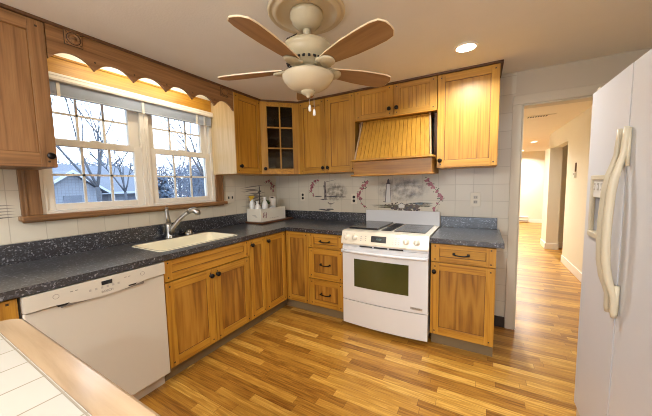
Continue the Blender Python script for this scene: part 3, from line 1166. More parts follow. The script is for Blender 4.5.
d = shaker('door', t, F, -0.998, -0.633, UB, UT, (WZ, WY), st=0.055, rt=0.055)
knob(d, F, -0.945, UB + 0.075)

# diagonal glass cabinet
t = thing('corner_wall_cabinet', 'diagonal oak corner wall cabinet with a six-pane glass door', 'cabinet', (0.2, -0.2, UB), 'oak wall cabinets')
P1, P2 = Vector((0.327, -0.630, 0)), Vector((0.630, -0.327, 0))
pent = [(0.004, -0.004), (0.004, -0.630), (P1.x, P1.y), (P2.x, P2.y), (0.630, -0.004)]
mb = MB()
for z0, z1 in ((UB, UB + 0.02), (UT - 0.02, UT)):
    mb.prism(pent, z0, z1, 2)
mb.box((0.004, -0.630, UB + 0.02), (0.327, -0.612, UT - 0.02)); mb.box((0.612, -0.327, UB + 0.02), (0.630, -0.004, UT - 0.02))
mb.box((0.004, -0.612, UB + 0.02), (0.012, -0.012, UT - 0.02), 1); mb.box((0.004, -0.012, UB + 0.02), (0.612, -0.004, UT - 0.02), 1)
mb.build('body', [WZ, DARKIN], t)
pin = [(0.014, -0.014), (0.014, -0.610), (0.318, -0.610), (0.610, -0.318), (0.610, -0.014)]
for z in (1.72, 1.98):
    mb = MB(); mb.prism(pin, z, z + 0.016, 2); mb.build('shelf', DARKIN, t)
U = (P2 - P1).normalized()
Nn = Vector((U.y, -U.x, 0))
if Nn.dot(Vector((1, -1, 0))) < 0:
    Nn = -Nn
Fd = frame((P1.x + Nn.x * 0.001, P1.y + Nn.y * 0.001, 0), U, Nn)
Ld = (P2 - P1).length
mb = MB(Fd)
s1, s2 = 0.085, Ld - 0.062
a0, a1 = 0.075, Ld - 0.075
mb.box((0.004, 0, UB + 0.002), (a0, 0.02, UT - 0.002), 0, 0.0015); mb.box((a1, 0, UB + 0.002), (Ld - 0.004, 0.02, UT - 0.002), 0, 0.0015)
mb.box((a0, 0.001, UB + 0.002), (a1, 0.019, UB + 0.062), 1, 0.0015); mb.box((a0, 0.001, UT - 0.05), (a1, 0.019, UT - 0.002), 1, 0.0015)
um = (a0 + a1) / 2
mb.box((um - 0.007, 0.004, UB + 0.062), (um + 0.007, 0.017, UT - 0.05), 0)
zh = (UT - 0.05 - UB - 0.062) / 3
for k in (1, 2):
    z = UB + 0.062 + zh * k
    mb.box((a0, 0.004, z - 0.007), (a1, 0.016, z + 0.007), 1)
d = mb.build('door', [WZ, WX], t)
mb = MB(Fd); mb.box((a0 - 0.004, 0.008, UB + 0.058), (a1 + 0.004, 0.011, UT - 0.046)); mb.build('glass', CGLASS, d)
knob(d, Fd, 0.042, UB + 0.06)

t = thing('wall_cabinet', 'oak wall cabinet with two tall doors, between the glass corner and the hood', 'cabinet', (0.98, -0.16, UB), 'oak wall cabinets')
F = upper(t, 0.633, 1.326, 'B')
d = shaker('door', t, F, 0.64, 0.979, UB, UT, (WZ, WX)); knob(d, F, 0.952, UB + 0.055)
d = shaker('door', t, F, 0.981, 1.326, UB, UT, (WZ, WX)); knob(d, F, 1.010, UB + 0.055)
t = thing('wall_cabinet', 'short oak wall cabinet with two small beaded doors above the hood', 'cabinet', (1.71, -0.16, 1.98), 'oak wall cabinets')
F = upper(t, 1.328, 2.093, 'B', 1.982)
d = shaker('door', t, F, 1.328, 1.709, 1.982, UT, (WZ, WX), rt=0.045, rb=0.045, bead=0.036); knob(d, F, 1.675, 2.045)
d = shaker('door', t, F, 1.711, 2.093, 1.982, UT, (WZ, WX), rt=0.045, rb=0.045, bead=0.036); knob(d, F, 1.745, 2.045)
mb = MB(); mb.box((1.330, -0.352, 1.972), (2.091, -0.30, 1.983), 0, 0.002); mb.build('lower_rail', WX, t)
t = thing('wall_cabinet', 'oak wall cabinet with one broad door under the round ceiling light', 'cabinet', (2.32, -0.16, UB), 'oak wall cabinets')
F = upper(t, 2.095, 2.548, 'B')
d = shaker('door', t, F, 2.095, 2.548, UB, UT, (WZ, WX), st=0.058); knob(d, F, 2.122, UB + 0.062)

# ---- range hood
t = thing('range_hood', 'oak range hood with a sloped beadboard front and mantel shelf', 'hood', (1.71, -0.2, 1.43))
mb = MB()
# sloped core
mb.prism([(-0.03, 1.50), (-0.400, 1.60), (-0.275, 1.965), (-0.03, 1.965)], 1.40, 2.02, 0)
mb.build('body', BZ, t)
for xa in (1.331, 2.062):
    mb = MB(); mb.box((xa, -0.26, 1.567), (xa + 0.028, -0.004, 1.968)); mb.build('side_filler', BZ, t)
nb = 17
bt = (1.395, 2.022)
bbm = (1.365, 2.052)
mb = MB()
tmp = bmesh.new()
for k in range(nb):
    q0, q1 = k / nb, (k + 1) / nb
    e = 0.0012
    xt0, xt1 = bt[0] + (bt[1] - bt[0]) * q0 + e, bt[0] + (bt[1] - bt[0]) * q1 - e
    xb0, xb1 = bbm[0] + (bbm[1] - bbm[0]) * q0 + e, bbm[0] + (bbm[1] - bbm[0]) * q1 - e
    v = [tmp.verts.new(c) for c in ((xb0, -0.43, 1.588), (xb1, -0.43, 1.588), (xt1, -0.298, 1.968), (xt0, -0.298, 1.968),
                                    (xb0, -0.41, 1.588), (xb1, -0.41, 1.588), (xt1, -0.278, 1.968), (xt0, -0.278, 1.968))]
    for idx in ((0, 1, 2, 3), (7, 6, 5, 4), (0, 4, 5, 1), (1, 5, 6, 2), (2, 6, 7, 3), (3, 7, 4, 0)):
        tmp.faces.new([v[i] for i in idx])
mb._merge(tmp, 0, False)
tmp = bmesh.new()
v = [tmp.verts.new(c) for c in ((1.352, -0.422, 1.588), (2.065, -0.422, 1.588), (2.035, -0.29, 1.968), (1.382, -0.29, 1.968),
                                (1.352, -0.405, 1.588), (2.065, -0.405, 1.588), (2.035, -0.273, 1.968), (1.382, -0.273, 1.968))]
for idx in ((0, 1, 2, 3), (7, 6, 5, 4), (0, 4, 5, 1), (1, 5, 6, 2), (2, 6, 7, 3), (3, 7, 4, 0)):
    tmp.faces.new([v[i] for i in idx])
mb._merge(tmp, 0, False)
mb.build('beadboard_front', BEADW, t)
for s in (0, 1):
    mb = MB()
    xb, xt = (1.352, 1.382) if s == 0 else (2.054, 2.024)
    tmp = bmesh.new()
    v = [tmp.verts.new(c) for c in ((xb, -0.440, 1.588), (xb + 0.012, -0.440, 1.588), (xt + 0.012, -0.308, 1.968), (xt, -0.308, 1.968),
                                    (xb, -0.42, 1.588), (xb + 0.012, -0.42, 1.588), (xt + 0.012, -0.288, 1.968), (xt, -0.288, 1.968))]
    for idx in ((0, 1, 2, 3), (7, 6, 5, 4), (0, 4, 5, 1), (1, 5, 6, 2), (2, 6, 7, 3), (3, 7, 4, 0)):
        tmp.faces.new([v[i] for i in idx])
    mb._merge(tmp, 0, False)
    mb.build('side_bead', MAPLE, t)
mb = MB(); mb.box((1.330, -0.484, 1.568), (2.090, -0.34, 1.587), 0, 0.005); mb.build('mantel_shelf', WX, t)
mb = MB(); mb.box((1.350, -0.440, 1.440), (2.071, -0.02, 1.567), 0, 0.002); mb.build('lower_band', wood('hood_band_oak', 'x', (0.20, 0.078, 0.010), (0.31, 0.138, 0.018), (0.39, 0.19, 0.03)), t)
mb = MB(); mb.box((1.329, -0.472, 1.426), (2.091, -0.35, 1.440), 0, 0.004); mb.build('bottom_moulding', WX, t)

# ---- scalloped valance over the window
t = thing('window_valance', 'oak scalloped valance board coloured in shaded brown, spanning above the window', 'valance', (0.335, -1.65, 2.1))
cusps = [-2.306, -2.094, -1.872, -1.649, -1.434, -1.218, -1.005]
pts = [(cusps[-1], CZ), (cusps[0], CZ)]
for i in range(6):
    c0, c1 = cusps[i], cusps[i + 1]
    for k in range(0 if i == 0 else 1, 13):
        s = -1 + 2 * k / 12
        zz = 2.077 + 0.064 * (1 - abs(s) ** 2.2)
        pts.append((c0 + (c1 - c0) * k / 12, zz))
mb = MB(); mb.prism(pts, 0.325, 0.345, 0)
mb.build('board', BY, t)
mb = MB()
for c in cusps[1:-1]:
    mb.box((0.344, c + 0.003 - 0.004, 2.125), (0.3465, c + 0.003 + 0.004, 2.133), 0)
mb.build('pegs', PEG_AND_SHADOW, t)['kind'] = 'stuff'
for yc, zc in ((-2.188, 2.226), (-1.108, 2.222)):
    mb = MB()
    mb.box((0.345, yc - 0.043, zc - 0.041), (0.3475, yc + 0.043, zc + 0.041), 1)  # dark border painted as the rosette's shadow outline
    mb.box((0.345, yc - 0.040, zc - 0.038), (0.352, yc + 0.040, zc + 0.038), 0, 0.002)
    Kr = Matrix.Translation((0.3515, yc, zc)) @ Matrix.Rotation(PI / 2, 4, 'Y')
    mb.lathe([(0.034, 0), (0.034, 0.0014), (0.029, 0.0014), (0.029, 0)], seg=24, M=Kr, mat=1)
    Kx = Matrix.Translation((0.352, yc, zc)) @ Matrix.Rotation(PI / 2, 4, 'Y')
    mb.lathe([(0.030, 0), (0.030, 0.003), (0.025, 0.004), (0.022, 0.0005), (0.016, 0.0005), (0.013, 0.004), (0.006, 0.005), (0.0, 0.006)], seg=24, M=Kx)
    for sy in (-1, 1):
        for sz in (-1, 1):
            mb.box((0.3515, yc + sy * 0.032 - 0.003, zc + sz * 0.030 - 0.003), (0.353, yc + sy * 0.032 + 0.003, zc + sz * 0.030 + 0.003), 1)
    mb.build('rosette', [BY, PEG_AND_SHADOW], t)

# strip light hidden behind the valance
t = thing('strip_light', 'slim white strip light fixed behind the scalloped valance above the window', 'light', (0.3, -1.65, 2.2))
mb = MB(); mb.box((0.292, -2.1, 2.185), (0.3245, -1.2, 2.225), 0, 0.003); mb.build('housing', PLW, t)
mb = MB(); mb.box((0.284, -2.08, 2.192), (0.292, -1.22, 2.218), 0, 0.002); mb.build('diffuser', emit('strip_diffuser', (1.0, 0.88, 0.66), 2.0), t)
area_light('strip_light_lamp', (0.280, -1.65, 2.205), 0.03, 1.9, (1.0, 0.88, 0.66), (0, PI / 2, 0), 0.86)

# ---- raised blind
t = thing('window_blind', 'white mini blind pulled up at the head of the window', 'blind', (0.0, -1.66, 2.05))
mb = MB()
mb.box((-0.010, -2.300, 2.052), (0.052, -1.012, 2.1), 0, 0.004)
mb.box((0.050, -2.300, 2.060), (0.056, -1.012, 2.070), 0, 0.002)
mb.box((0.050, -2.300, 2.082), (0.056, -1.012, 2.092), 0, 0.002)
mb.build('head_rail', WINW, t)
mb = MB()
for k in range(16):
    z = 2.049 - k * 0.0044
    mb.box((0.0, -2.296, z - 0.0012), (0.027, -1.016, z), 0)
mb.box((0.0025, -2.294, 1.978), (0.0245, -1.018, 2.05), 0)
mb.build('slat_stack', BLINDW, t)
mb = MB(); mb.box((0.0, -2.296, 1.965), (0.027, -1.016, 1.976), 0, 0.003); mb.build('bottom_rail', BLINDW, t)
for y in (-2.18, -1.665, -1.18):
    mb = MB(); mb.box((0.027, y - 0.009, 1.958), (0.032, y + 0.009, 2.05), 0, 0.001); mb.build('ladder_tape', WINW, t)
mb = MB()
mb.tube([(0.04, -1.11, 2.05), (0.04, -1.11, 1.86), (0.036, -1.112, 1.70)], 0.0022, 6)
mb.tube([(0.04, -1.10, 2.05), (0.04, -1.10, 1.72)], 0.0022, 6)
mb.build('cord', WINW, t)

# ================================================================== FRIDGE
t = thing('refrigerator', 'white side-by-side refrigerator with almond handles and a door dispenser', 'refrigerator', (3.3, -1.435, 0))
FX = 2.93
fy0, fym, fy1 = -0.975, -1.410, -1.885
mb = MB(); mb.box((FX + 0.06, fy1, 0.03), (XR - 0.03, fy0, 1.775), 0, 0.004)
for xx in (FX + 0.15, XR - 0.15):
    for yy in (fy1 + 0.08, fy0 - 0.08):
        mb.cyl((xx, yy, 0.0), 0.02, 0.035, 2, 10)
mb.build('body', FRID, t)
hy0, hy1, hz0, hz1 = -1.050, -1.240, 1.085, 1.36
mb = MB()
x0, x1 = FX, FX + 0.058
za, zb = 0.10, 1.79
mb.box((x0, fym + 0.004, za), (x1, hy1, zb)); mb.box((x0, hy0, za), (x1, fy0, zb))
mb.box((x0, hy1, za), (x1, hy0, hz0)); mb.box((x0, hy1, hz1), (x1, hy0, zb))
mb.box((x1 - 0.008, hy1, hz0), (x1, hy0, hz1))
bmesh.ops.remove_doubles(mb.bm, verts=list(mb.bm.verts), dist=0.0001)
fd = mb.build('freezer_door', FRID, t)
mb = MB()
mb.box((x0 - 0.006, hy1 - 0.012, hz0 - 0.012), (x0 + 0.012, hy1 + 0.012, hz1 + 0.012), 0, 0.004)
mb.box((x0 - 0.006, hy0 - 0.012, hz0 - 0.012), (x0 + 0.012, hy0 + 0.012, hz1 + 0.012), 0, 0.004)
mb.box((x0 - 0.006, hy1, hz1 - 0.010), (x0 + 0.012, hy0, hz1 + 0.012), 0, 0.004)
mb.box((x0 - 0.010, hy1, hz0 - 0.016), (x0 + 0.03, hy0, hz0 + 0.010), 0, 0.004)
mb.build('dispenser_frame', ALMOND, fd)
mb = MB(); mb.box((x0 + 0.002, hy1 + 0.012, 1.265), (x0 + 0.045, hy0 - 0.012, hz1 - 0.010), 0, 0.002); dpl = mb.build('dispenser_panel', simple('pale_panel', (0.68, 0.66, 0.62), 0.3), fd)
mb = MB()
for k in range(3):
    y = -1.075 - k * 0.045
    mb.box((x0 - 0.0005, y - 0.010, 1.30), (x0 + 0.003, y + 0.006, 1.335), 0)
    mb.box((x0 - 0.001, y - 0.006, 1.308), (x0 + 0.0, y + 0.001, 1.325), 1)
mb.build('dispenser_button', [LGREY, PLW], dpl)
mb = MB(); mb.box((x0 + 0.02, -1.17, 1.16), (x0 + 0.035, -1.12, 1.262), 0, 0.004); mb.build('dispenser_lever', LGREY, fd)
mb = MB(); mb.box((x0 + 0.008, hy1 + 0.012, 1.097), (x0 + 0.05, hy0 - 0.012, 1.262)); 
mb.bm.free()
mb = MB(); mb.box((x0 + 0.044, hy1 + 0.001, hz0 + 0.001), (x0 + 0.049, hy0 - 0.001, 1.264)); mb.build('dispenser_recess', simple('recess_grey', (0.34, 0.30, 0.24), 0.5), fd)
mb = MB(); mb.box((x0, fy1, za), (x1, fym - 0.004, zb), 0, 0.003); rd = mb.build('fridge_door', FRID, t)


mb = MB(); mb.box((FX + 0.012, fym - 0.0038, 0.11), (FX + 0.05, fym + 0.0038, 1.78)); mb.build('door_seam_shade', DARK, t)  # dark strip put in the gap as the shade of the door seam


def fridge_handle(y, parent):
    mb = MB()
    pr = [(0.014, 1.55), (0.016, 1.50), (0.018, 1.45), (0.026, 1.41), (0.037, 1.36), (0.044, 1.30), (0.048, 1.20), (0.049, 1.10), (0.046, 1.02), (0.036, 0.955), (0.024, 0.91), (0.016, 0.88), (0.014, 0.82), (0.013, 0.80)]
    mb.tube([(FX - d - 0.002, y, z) for d, z in pr], [0.008, 0.009] + [0.010, 0.011] + [0.014] * 6 + [0.012] * 3 + [0.009], 12, flat=0.95, up=(0, 1, 0))
    mb.tube([(FX - 0.008, y, 1.545), (FX - 0.008, y, 1.40)], 0.007, 8, up=(0, 1, 0))
    mb.tube([(FX - 0.012, y, 0.93), (FX - 0.012, y, 0.81)], 0.010, 8, up=(0, 1, 0))
    mb.build('handle', ALMOND, parent)


fridge_handle(fym + 0.028, fd)
fridge_handle(fym - 0.032, rd)
mb = MB()
mb.box((FX + 0.01, fy1 + 0.01, 0.02), (FX + 0.058, fy0 - 0.01, 0.095), 0, 0.003)
mb.build('kick_grille', ALMOND, t)
mb = MB(); mb.box((FX + 0.012, fy0 - 0.055, 1.7915), (FX + 0.10, fy0 - 0.01, 1.812), 0, 0.004); mb.build('hinge_cap', ALMOND, t)

# ================================================================== CEILING FAN
fx, fy = 1.603, -1.618
mb = MB()
mb.lathe([(0, 0), (0.206, 0), (0.206, -0.008), (0.198, -0.018), (0.187, -0.010), (0.180, -0.012), (0.171, -0.024), (0.156, -0.022), (0.146, -0.010), (0.12, -0.008), (0.0, -0.008)], (fx, fy, H - 0.001), 48)
tag(recenter(mb.build('ceiling_medallion', PLAST), (fx, fy, H)), 'round cream ceiling medallion ringed with mouldings above the fan', 'medallion')
t = thing('ceiling_fan', 'five-blade ceiling fan with wood blades and a cream glass bowl', 'fan', (fx, fy, 2.05))
mb = MB()
mb.lathe([(0, H - 0.010), (0.088, H - 0.010), (0.090, H - 0.032), (0.084, H - 0.036), (0.078, H - 0.060), (0.050, H - 0.088), (0.028, H - 0.094), (0, H - 0.094)], (fx, fy, 0), 32)
mb.build('canopy', FANC, t)
mb = MB(); mb.lathe([(0, 2.2), (0.016, 2.2), (0.022, 2.178), (0.020, 2.16), (0.013, 2.15), (0.013, 2.115), (0, 2.115)], (fx, fy, 0), 16); mb.build('downrod', FANC, t)
mb = MB()
mb.lathe([(0, 2.122), (0.05, 2.120), (0.105, 2.110), (0.128, 2.096), (0.134, 2.084), (0.134, 2.072), (0.129, 2.068), (0.129, 2.052), (0.116, 2.028), (0.084, 1.998), (0.078, 1.990), (0, 1.990)], (fx, fy, 0), 40)
mot = mb.build('motor_housing', FANC, t)
mb = MB()
for k in range(24):
    a = 2 * PI * (k + 0.5) / 24
    K = Matrix.Translation((fx, fy, 2.013)) @ Matrix.Rotation(a, 4, 'Z') @ Matrix.Translation((0.1015, 0, 0)) @ Matrix.Rotation(math.radians(-48), 4, 'Y')
    mb.box((-0.0045, -0.0065, -0.016), (0.0045, 0.0065, 0.016), 0, 0.002, M=K)
mb.build('vent_slots', DARK, mot)['kind'] = 'stuff'
mb = MB(); mb.lathe([(0, 1.993), (0.052, 1.993), (0.052, 1.980), (0.042, 1.975), (0.042, 1.958), (0.06, 1.954), (0.06, 1.944), (0, 1.944)], (fx, fy, 0), 32); mb.build('switch_housing', FANC, t)
mb = MB()
prof = [(0.0, 1.948), (0.125, 1.948), (0.141, 1.943), (0.140, 1.932), (0.131, 1.914), (0.111, 1.892), (0.082, 1.874), (0.050, 1.864), (0.0, 1.861)]
mb.lathe(prof, (fx, fy, 0), 40)
mb.build('glass_bowl', BOWL, t)
mb = MB(); mb.lathe([(0, 1.868), (0.040, 1.866), (0.040, 1.859), (0.032, 1.849), (0.016, 1.844), (0.012, 1.835), (0.007, 1.829), (0, 1.827)], (fx, fy, 0), 24); mb.build('finial', FANC, t)
for dx, dy, zz in ((-0.012, 0.03, 1.765), (0.022, 0.022, 1.735)):
    mb = MB()
    mb.tube([(fx + dx, fy + dy, 1.85), (fx + dx, fy + dy, zz + 0.03)], 0.0014, 6)
    mb.lathe([(0, 0.036), (0.005, 0.034), (0.008, 0.022), (0.008, 0.004), (0.004, 0), (0, 0)], (fx + dx, fy + dy, zz), 12, mat=1)
    mb.build('pull_chain', [SILV, PLW], t)
for k, deg in enumerate((-87.5, -18.5, 54.0, 125.5, 197.0)):
    R0 = Matrix.Translation((fx, fy, 1.978)) @ Matrix.Rotation(math.radians(deg), 4, 'Z')
    pitch = Matrix.Rotation(math.radians(-12), 4, 'X')
    mb = MB()
    mb.tube([(0.075, 0, 0.012), (0.105, 0, 0.004), (0.135, 0, -0.002)], [0.018, 0.014, 0.012], 8, flat=0.5, M=R0)
    mb.lathe([(0, -0.009), (0.036, -0.009), (0.041, -0.004), (0.041, 0.001), (0, 0.001)], (0.158, 0.0, -0.004), 18, M=R0 @ pitch)
    mb.lathe([(0, -0.008), (0.022, -0.008), (0.026, -0.004), (0.026, 0.002), (0, 0.002)], (0.128, 0.022, -0.004), 14, M=R0 @ pitch)
    mb.lathe([(0, -0.008), (0.022, -0.008), (0.026, -0.004), (0.026, 0.002), (0, 0.002)], (0.128, -0.022, -0.004), 14, M=R0 @ pitch)
    mb.build('blade_bracket', FANC, t)
    out = [(0.135, -0.036), (0.20, -0.048), (0.31, -0.062), (0.41, -0.066), (0.475, -0.065), (0.515, -0.056), (0.533, -0.030), (0.537, 0.0), (0.533, 0.030), (0.515, 0.056), (0.475, 0.065), (0.41, 0.066), (0.31, 0.062), (0.20, 0.048), (0.135, 0.036)]
    inn = [(x * 0.990 + 0.002, y * 0.955) for x, y in out]
    mb = MB()
    mb.prism(out, 0.002, 0.008, 2, 1)
    mb.prism(inn, 0.0008, 0.002, 2, 0)
    bl = mb.build('blade', [BLADEW, BEDGE], t)
    # keep the blade in its own axes so the grain runs along it
    bl.data.transform(Matrix.Translation(t.location))
    bl.matrix_parent_inverse = Matrix.Identity(4)
    bl.location = Vector((fx, fy, 1.978)) - t.location
    bl.rotation_euler = (R0 @ pitch).to_euler()

mb = MB()
K = Matrix.Translation((fx, fy, 2.104)) @ Matrix.Rotation(math.radians(-98), 4, 'Z') @ Matrix.Translation((0.119, 0, 0)) @ Matrix.Rotation(math.radians(48), 4, 'Y') @ Matrix.Rotation(math.radians(90), 4, 'Z')
text_mesh(mb, 'Hunter', 0.024, K, depth=0.002)
mb.build('badge', DARK, mot)

# ================================================================== CEILING LIGHTS
def can(loc, label, power, color, lens, r=0.062):
    t = thing('recessed_light', label, 'light', (loc[0], loc[1], H), None)
    mb = MB(); mb.lathe([(r, -0.001), (r + 0.016, -0.001), (r + 0.014, -0.006), (r, -0.008)], (loc[0], loc[1], H), 32); mb.build('trim_ring', WHITE, t)
    mb = MB(); mb.lathe([(0, -0.001), (r, -0.001), (r, -0.005), (0, -0.007)], (loc[0], loc[1], H), 32); mb.build('lens', lens, t)
    area_light('recessed_light_lamp', (loc[0], loc[1], H - 0.012), r * 2, power, color).data.spread = math.radians(150 if loc[1] > -1 else 180)


can((2.325, -0.724), 'glowing round recessed light in the kitchen ceiling in front of the broad wall cabinet', 9.5, WARM, LENS)
can((2.9, -3.0), 'unseen recessed ceiling light added above the space behind the island and refrigerator', 11, WARM, LENS)  # lamp out of view, added to light the room from behind
can((0.95, -4.3), 'unseen recessed ceiling light added over the rear of the kitchen by the window wall', 22, WARM, LENS)  # also added out of view to brighten the room
can((2.35, -4.3), 'unseen recessed ceiling light added nearest the rear window', CAN_W, WARM, LENS)  # third unseen lamp added for room light
can((3.50, 5.30), 'nearer recessed light in the hall ceiling, seen through the doorway', 32, HALL, LENSH)
can((3.47, 7.35), 'farther recessed light in the hall ceiling before the far wall', 32, HALL, LENSH)
can((2.35, 1.3), 'unseen recessed light added to the hall just past the doorway casing', 6, HALL, LENSH)  # extra lamp out of view, added to brighten the hall
can((2.5, 3.6), 'unseen recessed ceiling light added midway along the hall', 32, HALL, LENSH)  # another unseen lamp added for hall brightness

t = thing('fill_dome_light', 'unseen round white dome light added on the ceiling behind the viewer', 'light', (1.5, -3.9, H))  # fill lamp added behind the camera to wash the ceiling with light
mb = MB(); mb.lathe([(0, -0.001), (0.17, -0.001), (0.175, -0.02), (0.16, -0.025), (0, -0.025)], (1.5, -3.9, H), 32); mb.build('pan', WHITE, t)
mb = MB(); mb.lathe([(0, -0.026), (0.15, -0.026), (0.14, -0.05), (0.09, -0.075), (0, -0.085)], (1.5, -3.9, H), 32); mb.build('fill_dome', emit('fill_dome_glow', (1.0, 0.95, 0.86), 4.0), t)
dl = bpy.data.lights.new('fill_dome_lamp', 'POINT'); dl.energy = 40; dl.color = WARM; dl.shadow_soft_size = 0.08
dlo = bpy.data.objects.new('fill_dome_lamp', dl); COL.objects.link(dlo); dlo.location = (1.5, -3.9, H - 0.19)

# ceiling vent
t = thing('ceiling_vent', 'flat slotted air vent in the hall ceiling seen through the doorway', 'vent', (3.15, 2.10, H))
Kv = Matrix.Translation((3.15, 2.10, H)) @ Matrix.Rotation(math.radians(0), 4, 'Z')
mb = MB(Kv); mb.box((-0.17, -0.05, -0.008), (0.17, 0.05, -0.001), 0, 0.002); mb.build('frame', HALLC, t)
mb = MB(Kv)
for k in range(8):
    mb.box((-0.15 + k * 0.030, -0.032, -0.0105), (-0.132 + k * 0.030, 0.032, -0.008), 0)
mb.build('slats', DARK, t)

# ================================================================== HALL BITS
t = thing('thermostat', 'small white thermostat on the hall wall', 'thermostat', (HX, 2.35, 1.42))
mb = MB(); mb.box((HX - 0.028, 2.32, 1.385), (HX - 0.001, 2.39, 1.46), 0, 0.004); mb.build('case', PLW, t)
mb = MB(); mb.box((HX - 0.030, 2.335, 1.425), (HX - 0.027, 2.375, 1.448), 0); mb.build('dial_window', LGREY, t)
mb = MB(); mb.box((HX - 0.014, 2.335, 1.47), (HX - 0.001, 2.372, 1.60), 0, 0.003)
mb.box((HX - 0.017, 2.348, 1.49), (HX - 0.014, 2.358, 1.585), 1)
tag(recenter(mb.build('wall_thermometer', [simple('brown_plaque', (0.16, 0.08, 0.04), 0.5), LGREY]), (HX, 2.35, 1.53)), 'thin brown wall thermometer hanging above the thermostat', 'thermometer')
t = thing('baseboard_heater', 'low white baseboard heater at the foot of the far hall wall', 'heater', (3.45, 7.95, 0))
mb = MB(); mb.box((2.7, 7.90, 0.02), (3.79, 7.978, 0.19), 0, 0.008); mb.build('cover', WHITE, t)
mb = MB(); mb.box((2.72, 7.894, 0.045), (3.77, 7.90, 0.07), 0); mb.box((2.72, 7.894, 0.150), (3.77, 7.90, 0.165), 0); mb.build('slot', GREY, t)

# ================================================================== OUTLETS
def outlet(M, u, z, w, h, label, kind):
    loc = M @ Vector((u, 0, z))
    t = thing('wall_outlet', label, 'outlet', loc, 'outlets and switches over the worktop')
    mb = MB(M); mb.box((u - w / 2, 0.0005, z - h / 2), (u + w / 2, 0.006, z + h / 2), 0, 0.002); mb.build('cover_plate', OUTL, t)
    if kind == 'stack':
        for dz in (-0.022, 0.022):
            K = M @ Matrix.Translation((u, 0.006, z + dz)) @ Matrix(((1, 0, 0, 0), (0, 0, 1, 0), (0, 1, 0, 0), (0, 0, 0, 1)))
            mb = MB(K); mb.lathe([(0, 0), (0.017, 0), (0.016, 0.002), (0, 0.002)], seg=16); mb.build('socket', DARK, t)
    elif kind == 'pair':
        for du in (-0.025, 0.025):
            mb = MB(M); mb.box((u + du - 0.008, 0.006, z - 0.014), (u + du + 0.008, 0.010, z + 0.014), 0, 0.001); mb.build('switch', DARK, t)
    else:
        for dz in (-0.022, 0.022):
            mb = MB(M); mb.box((u - 0.016, 0.006, z + dz - 0.014), (u + 0.016, 0.008, z + dz + 0.014), 0, 0.001)
            for du in (-0.006, 0.006):
                mb.box((u + du - 0.0015, 0.008, z + dz - 0.006), (u + du + 0.0015, 0.0085, z + dz + 0.006), 1)
            mb.build('socket', [LGREY, DARK], t)


WB = FB(0)
WL = FL(0)
outlet(WB, 0.437, 1.205, 0.075, 0.12, 'cream outlet with two dark sockets near the corner, left of the tree mural', 'stack')
outlet(WB, 1.155, 1.180, 0.075, 0.12, 'cream outlet with two dark sockets between the two tile murals', 'stack')
outlet(WB, 2.396, 1.185, 0.085, 0.13, 'white outlet with pale sockets on the tiles above the short worktop', 'pale')
outlet(WL, -0.80, 1.228, 0.115, 0.12, 'double switch plate on the tiles beside the window casing', 'pair')

# ================================================================== TILE MURALS
def wash(name, col, cov, scale, thr, ru, rz, cu=0.0, cz=0.0):
    """thin watercolour glaze over the tile: noisy coverage that thins out away from the motif's middle"""
    m, n, l, b = mat_base(name)
    b.inputs['Base Color'].default_value = col + (1,)
    b.inputs['Roughness'].default_value = 0.3
    tc = n.new('ShaderNodeTexCoord')
    nz = n.new('ShaderNodeTexNoise')
    nz.inputs['Scale'].default_value = scale
    nz.inputs['Detail'].default_value = 5
    l.new(tc.outputs['Object'], nz.inputs['Vector'])
    rp = n.new('ShaderNodeMapRange')
    rp.inputs['From Min'].default_value = thr - 0.16
    rp.inputs['From Max'].default_value = thr + 0.20
    rp.inputs['To Max'].default_value = cov
    l.new(nz.outputs['Fac'], rp.inputs['Value'])
    mp = n.new('ShaderNodeMapping')
    mp.inputs['Location'].default_value = (-cu / ru, 0, -cz / rz)
    mp.inputs['Scale'].default_value = (1 / ru, 0, 1 / rz)
    l.new(tc.outputs['Object'], mp.inputs['Vector'])
    ln = n.new('ShaderNodeVectorMath')
    ln.operation = 'LENGTH'
    l.new(mp.outputs[0], ln.inputs[0])
    fd = n.new('ShaderNodeMapRange')
    fd.interpolation_type = 'SMOOTHSTEP'
    fd.inputs['From Min'].default_value = 0.45
    fd.inputs['From Max'].default_value = 1.0
    fd.inputs['To Min'].default_value = 1.0
    fd.inputs['To Max'].default_value = 0.0
    l.new(ln.outputs['Value'], fd.inputs['Value'])
    mu = n.new('ShaderNodeMath')
    mu.operation = 'MULTIPLY'
    l.new(rp.outputs[0], mu.inputs[0])
    l.new(fd.outputs[0], mu.inputs[1])
    l.new(mu.outputs[0], b.inputs['Alpha'])
    return m


SKYW = wash('blue_grey_wash', (0.20, 0.21, 0.30), 0.42, 16, 0.54, 0.32, 0.15, 0.0, 0.09)
GRW = wash('grey_wash', (0.22, 0.20, 0.20), 0.40, 22, 0.54, 0.19, 0.13, 0.06, 0.06)
WATW = wash('water_wash', (0.13, 0.17, 0.20), 0.9, 20, 0.40, 0.40, 0.20)
SANDW = wash('dune_wash', (0.20, 0.17, 0.10), 0.9, 24, 0.40, 0.45, 0.25)
ROCK = simple('rock_brown_paint', (0.11, 0.075, 0.06), 0.4, vary=0.5, vscale=70)
INK = simple('ink_grey_paint', (0.07, 0.06, 0.065), 0.4, vary=0.3, vscale=60)
INKL = simple('soft_ink_paint', (0.22, 0.19, 0.17), 0.4, vary=0.3, vscale=60)
LHW = simple('lighthouse_white_paint', (0.62, 0.60, 0.56), 0.4)
PINK = simple('pink_petal_paint', (0.38, 0.13, 0.15), 0.4, vary=0.4, vscale=90)
PINKD = simple('deep_rose_paint', (0.24, 0.06, 0.08), 0.4, vary=0.3, vscale=90)
LEAFP = simple('leaf_green_paint', (0.07, 0.09, 0.045), 0.4, vary=0.3, vscale=90)


